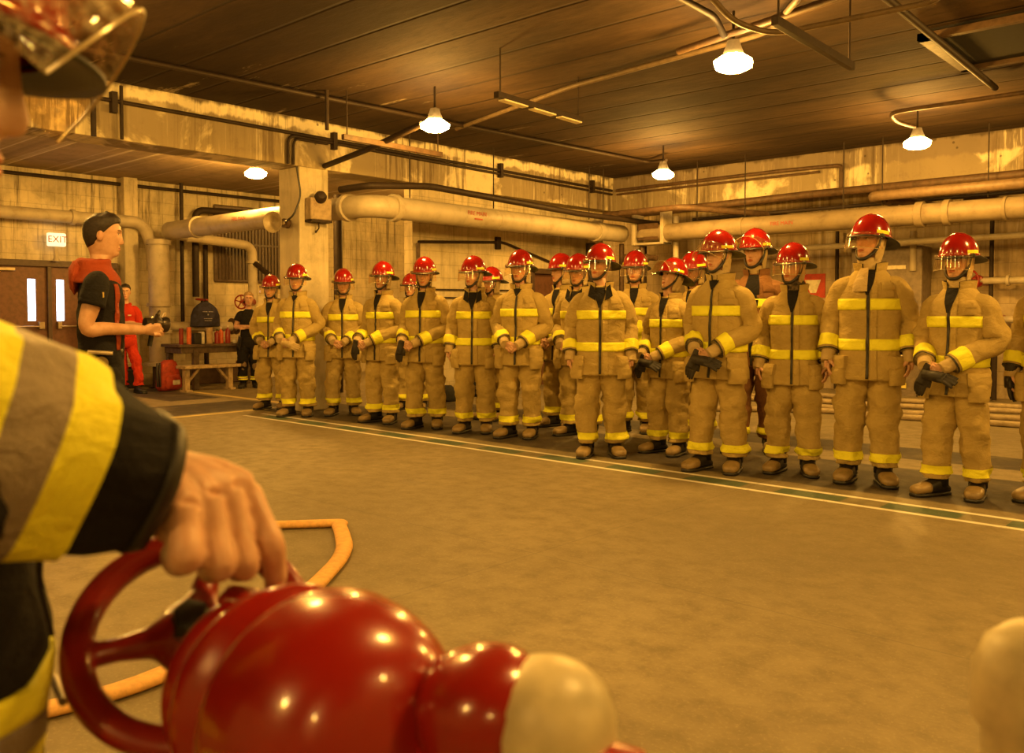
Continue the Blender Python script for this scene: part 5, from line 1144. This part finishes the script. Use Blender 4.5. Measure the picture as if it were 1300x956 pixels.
# handwheel: rim of flattened section, three cast spokes, hub and nut
a_ = nrm.cross(upv).normalized() * -1; b_ = nrm.cross(a_).normalized(); 
if b_.z < 0: b_ = -b_
if a_.dot(RT) < 0: a_ = -a_
RW = .084; NR = 72; mbw = MB(); rings = []
for q in range(NR):
    t = 2 * pi * q / NR; rd = a_ * cos(t) + b_ * sin(t); c = hub + rd * RW
    rings.append([L_(c + rd * .0125 * spow(cos(s), .8) + nrm * .0105 * spow(sin(s), .8)) for s in [2 * pi * j / 14 for j in range(14)]])
n0 = len(mbw.v); mbw.v += [tuple(p) for r_ in rings for p in r_]
for q in range(NR):
    for j in range(14): mbw.f.append(tuple(n0 + z for z in (q * 14 + j, q * 14 + (j + 1) % 14, ((q + 1) % NR) * 14 + (j + 1) % 14, ((q + 1) % NR) * 14 + j)))
for t in (R(78), R(185), R(282), R(350)):
    rd = a_ * cos(t) + b_ * sin(t)
    pts = [L_(hub + rd * RW * f + nrm * (-.004 + .006 * (1 - f))) for f in (0, .2, .4, .65, .85, 1.0)]; mbw.tube(pts, [.026, .021, .0125, .0095, .010, .014], 14)
mbw.lathe([(.030, -.012), (.032, .0), (.028, .010), (.020, .016), (.0, .016)], L_(hub), nrm, 28)
hv2, hf2 = remesh(mbw, .0022, 5)
wheel = MB().add(hv2, hf2).build('handwheel', MRD, vm, sharp=0)
MB().lathe([(.0165, .010), (.0165, .018), (.014, .022), (.014, .030), (.010, .032), (.0, .032)], L_(hub + nrm * .004), nrm, 6).lathe([(.017, .014), (.017, .017)], L_(hub + nrm * .004), nrm, 24).build('nut', M_RUB(), wheel, sharp=30)
# body: ridged bell along its own axis
h0, h1 = at(322, 868, .665), at(480, 950, .510)
ax = (h1 - h0).normalized(); Lb = (h1 - h0).length
MB().tube([L_(hub - nrm * .008), L_(hub - nrm * .05 ), L_(lerp(hub, h0, .6) - nrm * .05), L_(h0 + ax * .03)], [.014, .014, .022, .03], 16).build('stem_yoke', MRD, vm)
prof = [(.0, -.012), (.030, -.012), (.050, -.004), (.066, .004), (.071, .012), (.066, .022), (.055, .034), (.058, .044), (.074, .054), (.080, .062), (.078, .072), (.066, .086), (.062, .096), (.066, .104), (.079, .116), (.084, .128), (.083, .142), (.080, .158), (.072, .178), (.056, .196), (.034, .206), (.0, .210)]
rs = []
aa = ax.orthogonal().normalized(); bb = ax.cross(aa)
def smooth_prof(pf, n=90):
    return [tuple(q) for q in catmull(pf, n)]
MB().lathe([(max(r, .0), h) for r, h in smooth_prof(prof)], L_(h0), ax, 64).build('body', MR, vm, sharp=0)
lg_ = at(306, 772, .66)
Mx = Matrix.Translation(L_(lg_)) @ Matrix.Rotation(math.atan2(RT.y, RT.x), 4, 'Z') @ Matrix.Rotation(.15, 4, 'Y')
MB().box((-.016, -.014, -.035), (.020, .014, .014), Mx).build('lug', MRD, vm, True, .006)
# outlet with a pale cap, right of the body
oc = at(620, 938, .53)
MB().lathe([(.0, .055), (.018, .053), (.032, .046), (.040, .034), (.043, .018), (.040, .004), (.046, -.004), (.046, -.02), (.034, -.03), (.034, -.12), (0, -.12)], L_(oc), (toward * .15 + upv * .95 - RT * .2), 36).build('outlet', MR, vm, sharp=50)
cc = at(692, 945, .52)
cap = MB().lathe([(.0, .050), (.012, .0495), (.026, .044), (.036, .034), (.041, .020), (.042, .0), (.038, -.012), (.038, -.10), (0, -.10)], L_(cc), (toward * .1 + upv * .95), 36).build('outlet_cap', simple('cap_cream', (.66, .58, .36), .4, var=.2, dirt=(.5, .15, .06)), vm, sharp=50)
MB().tube([L_(at(520, 1010, .53)), L_(at(612, 985, .52)), L_(at(694, 1000, .50)), L_(at(800, 1030, .5))], .034, 18).build('cross_pipe', MR, vm)
MB().tube([(0, 0, .012), (0, 0, .86), L_(at(420, 960, .56))], [.07, .07, .06], 24).lathe([(.0, 0), (.17, 0), (.17, .018), (.08, .03), (0, .03)], (0, 0, 0), (0, 0, 1), 32).build('pedestal', MRD, vm, sharp=40)
# pale cap of a neighbouring outlet at the picture edge
ec = at(1318, 880, .62)
e2 = empty('outlet_post', tuple(ec.xy) + (0,), 0, 'pale capped outlet post at the picture edge', 'valve')
MB().lathe([(0, .05), (.02, .047), (.035, .035), (.042, .015), (.043, -.02), (.036, -.03), (.036, -.05)], (0, 0, ec.z), (0, 0, 1), 30).build('cap', simple('cap_cream', (.66, .58, .36), .4), e2, sharp=50)
MB().tube([(0, 0, 0), (0, 0, ec.z - .04)], .033, 18).lathe([(0, 0), (.13, 0), (.13, .015), (0, .015)], (0, 0, 0), (0, 0, 1), 28).build('post', MR, e2, sharp=40)
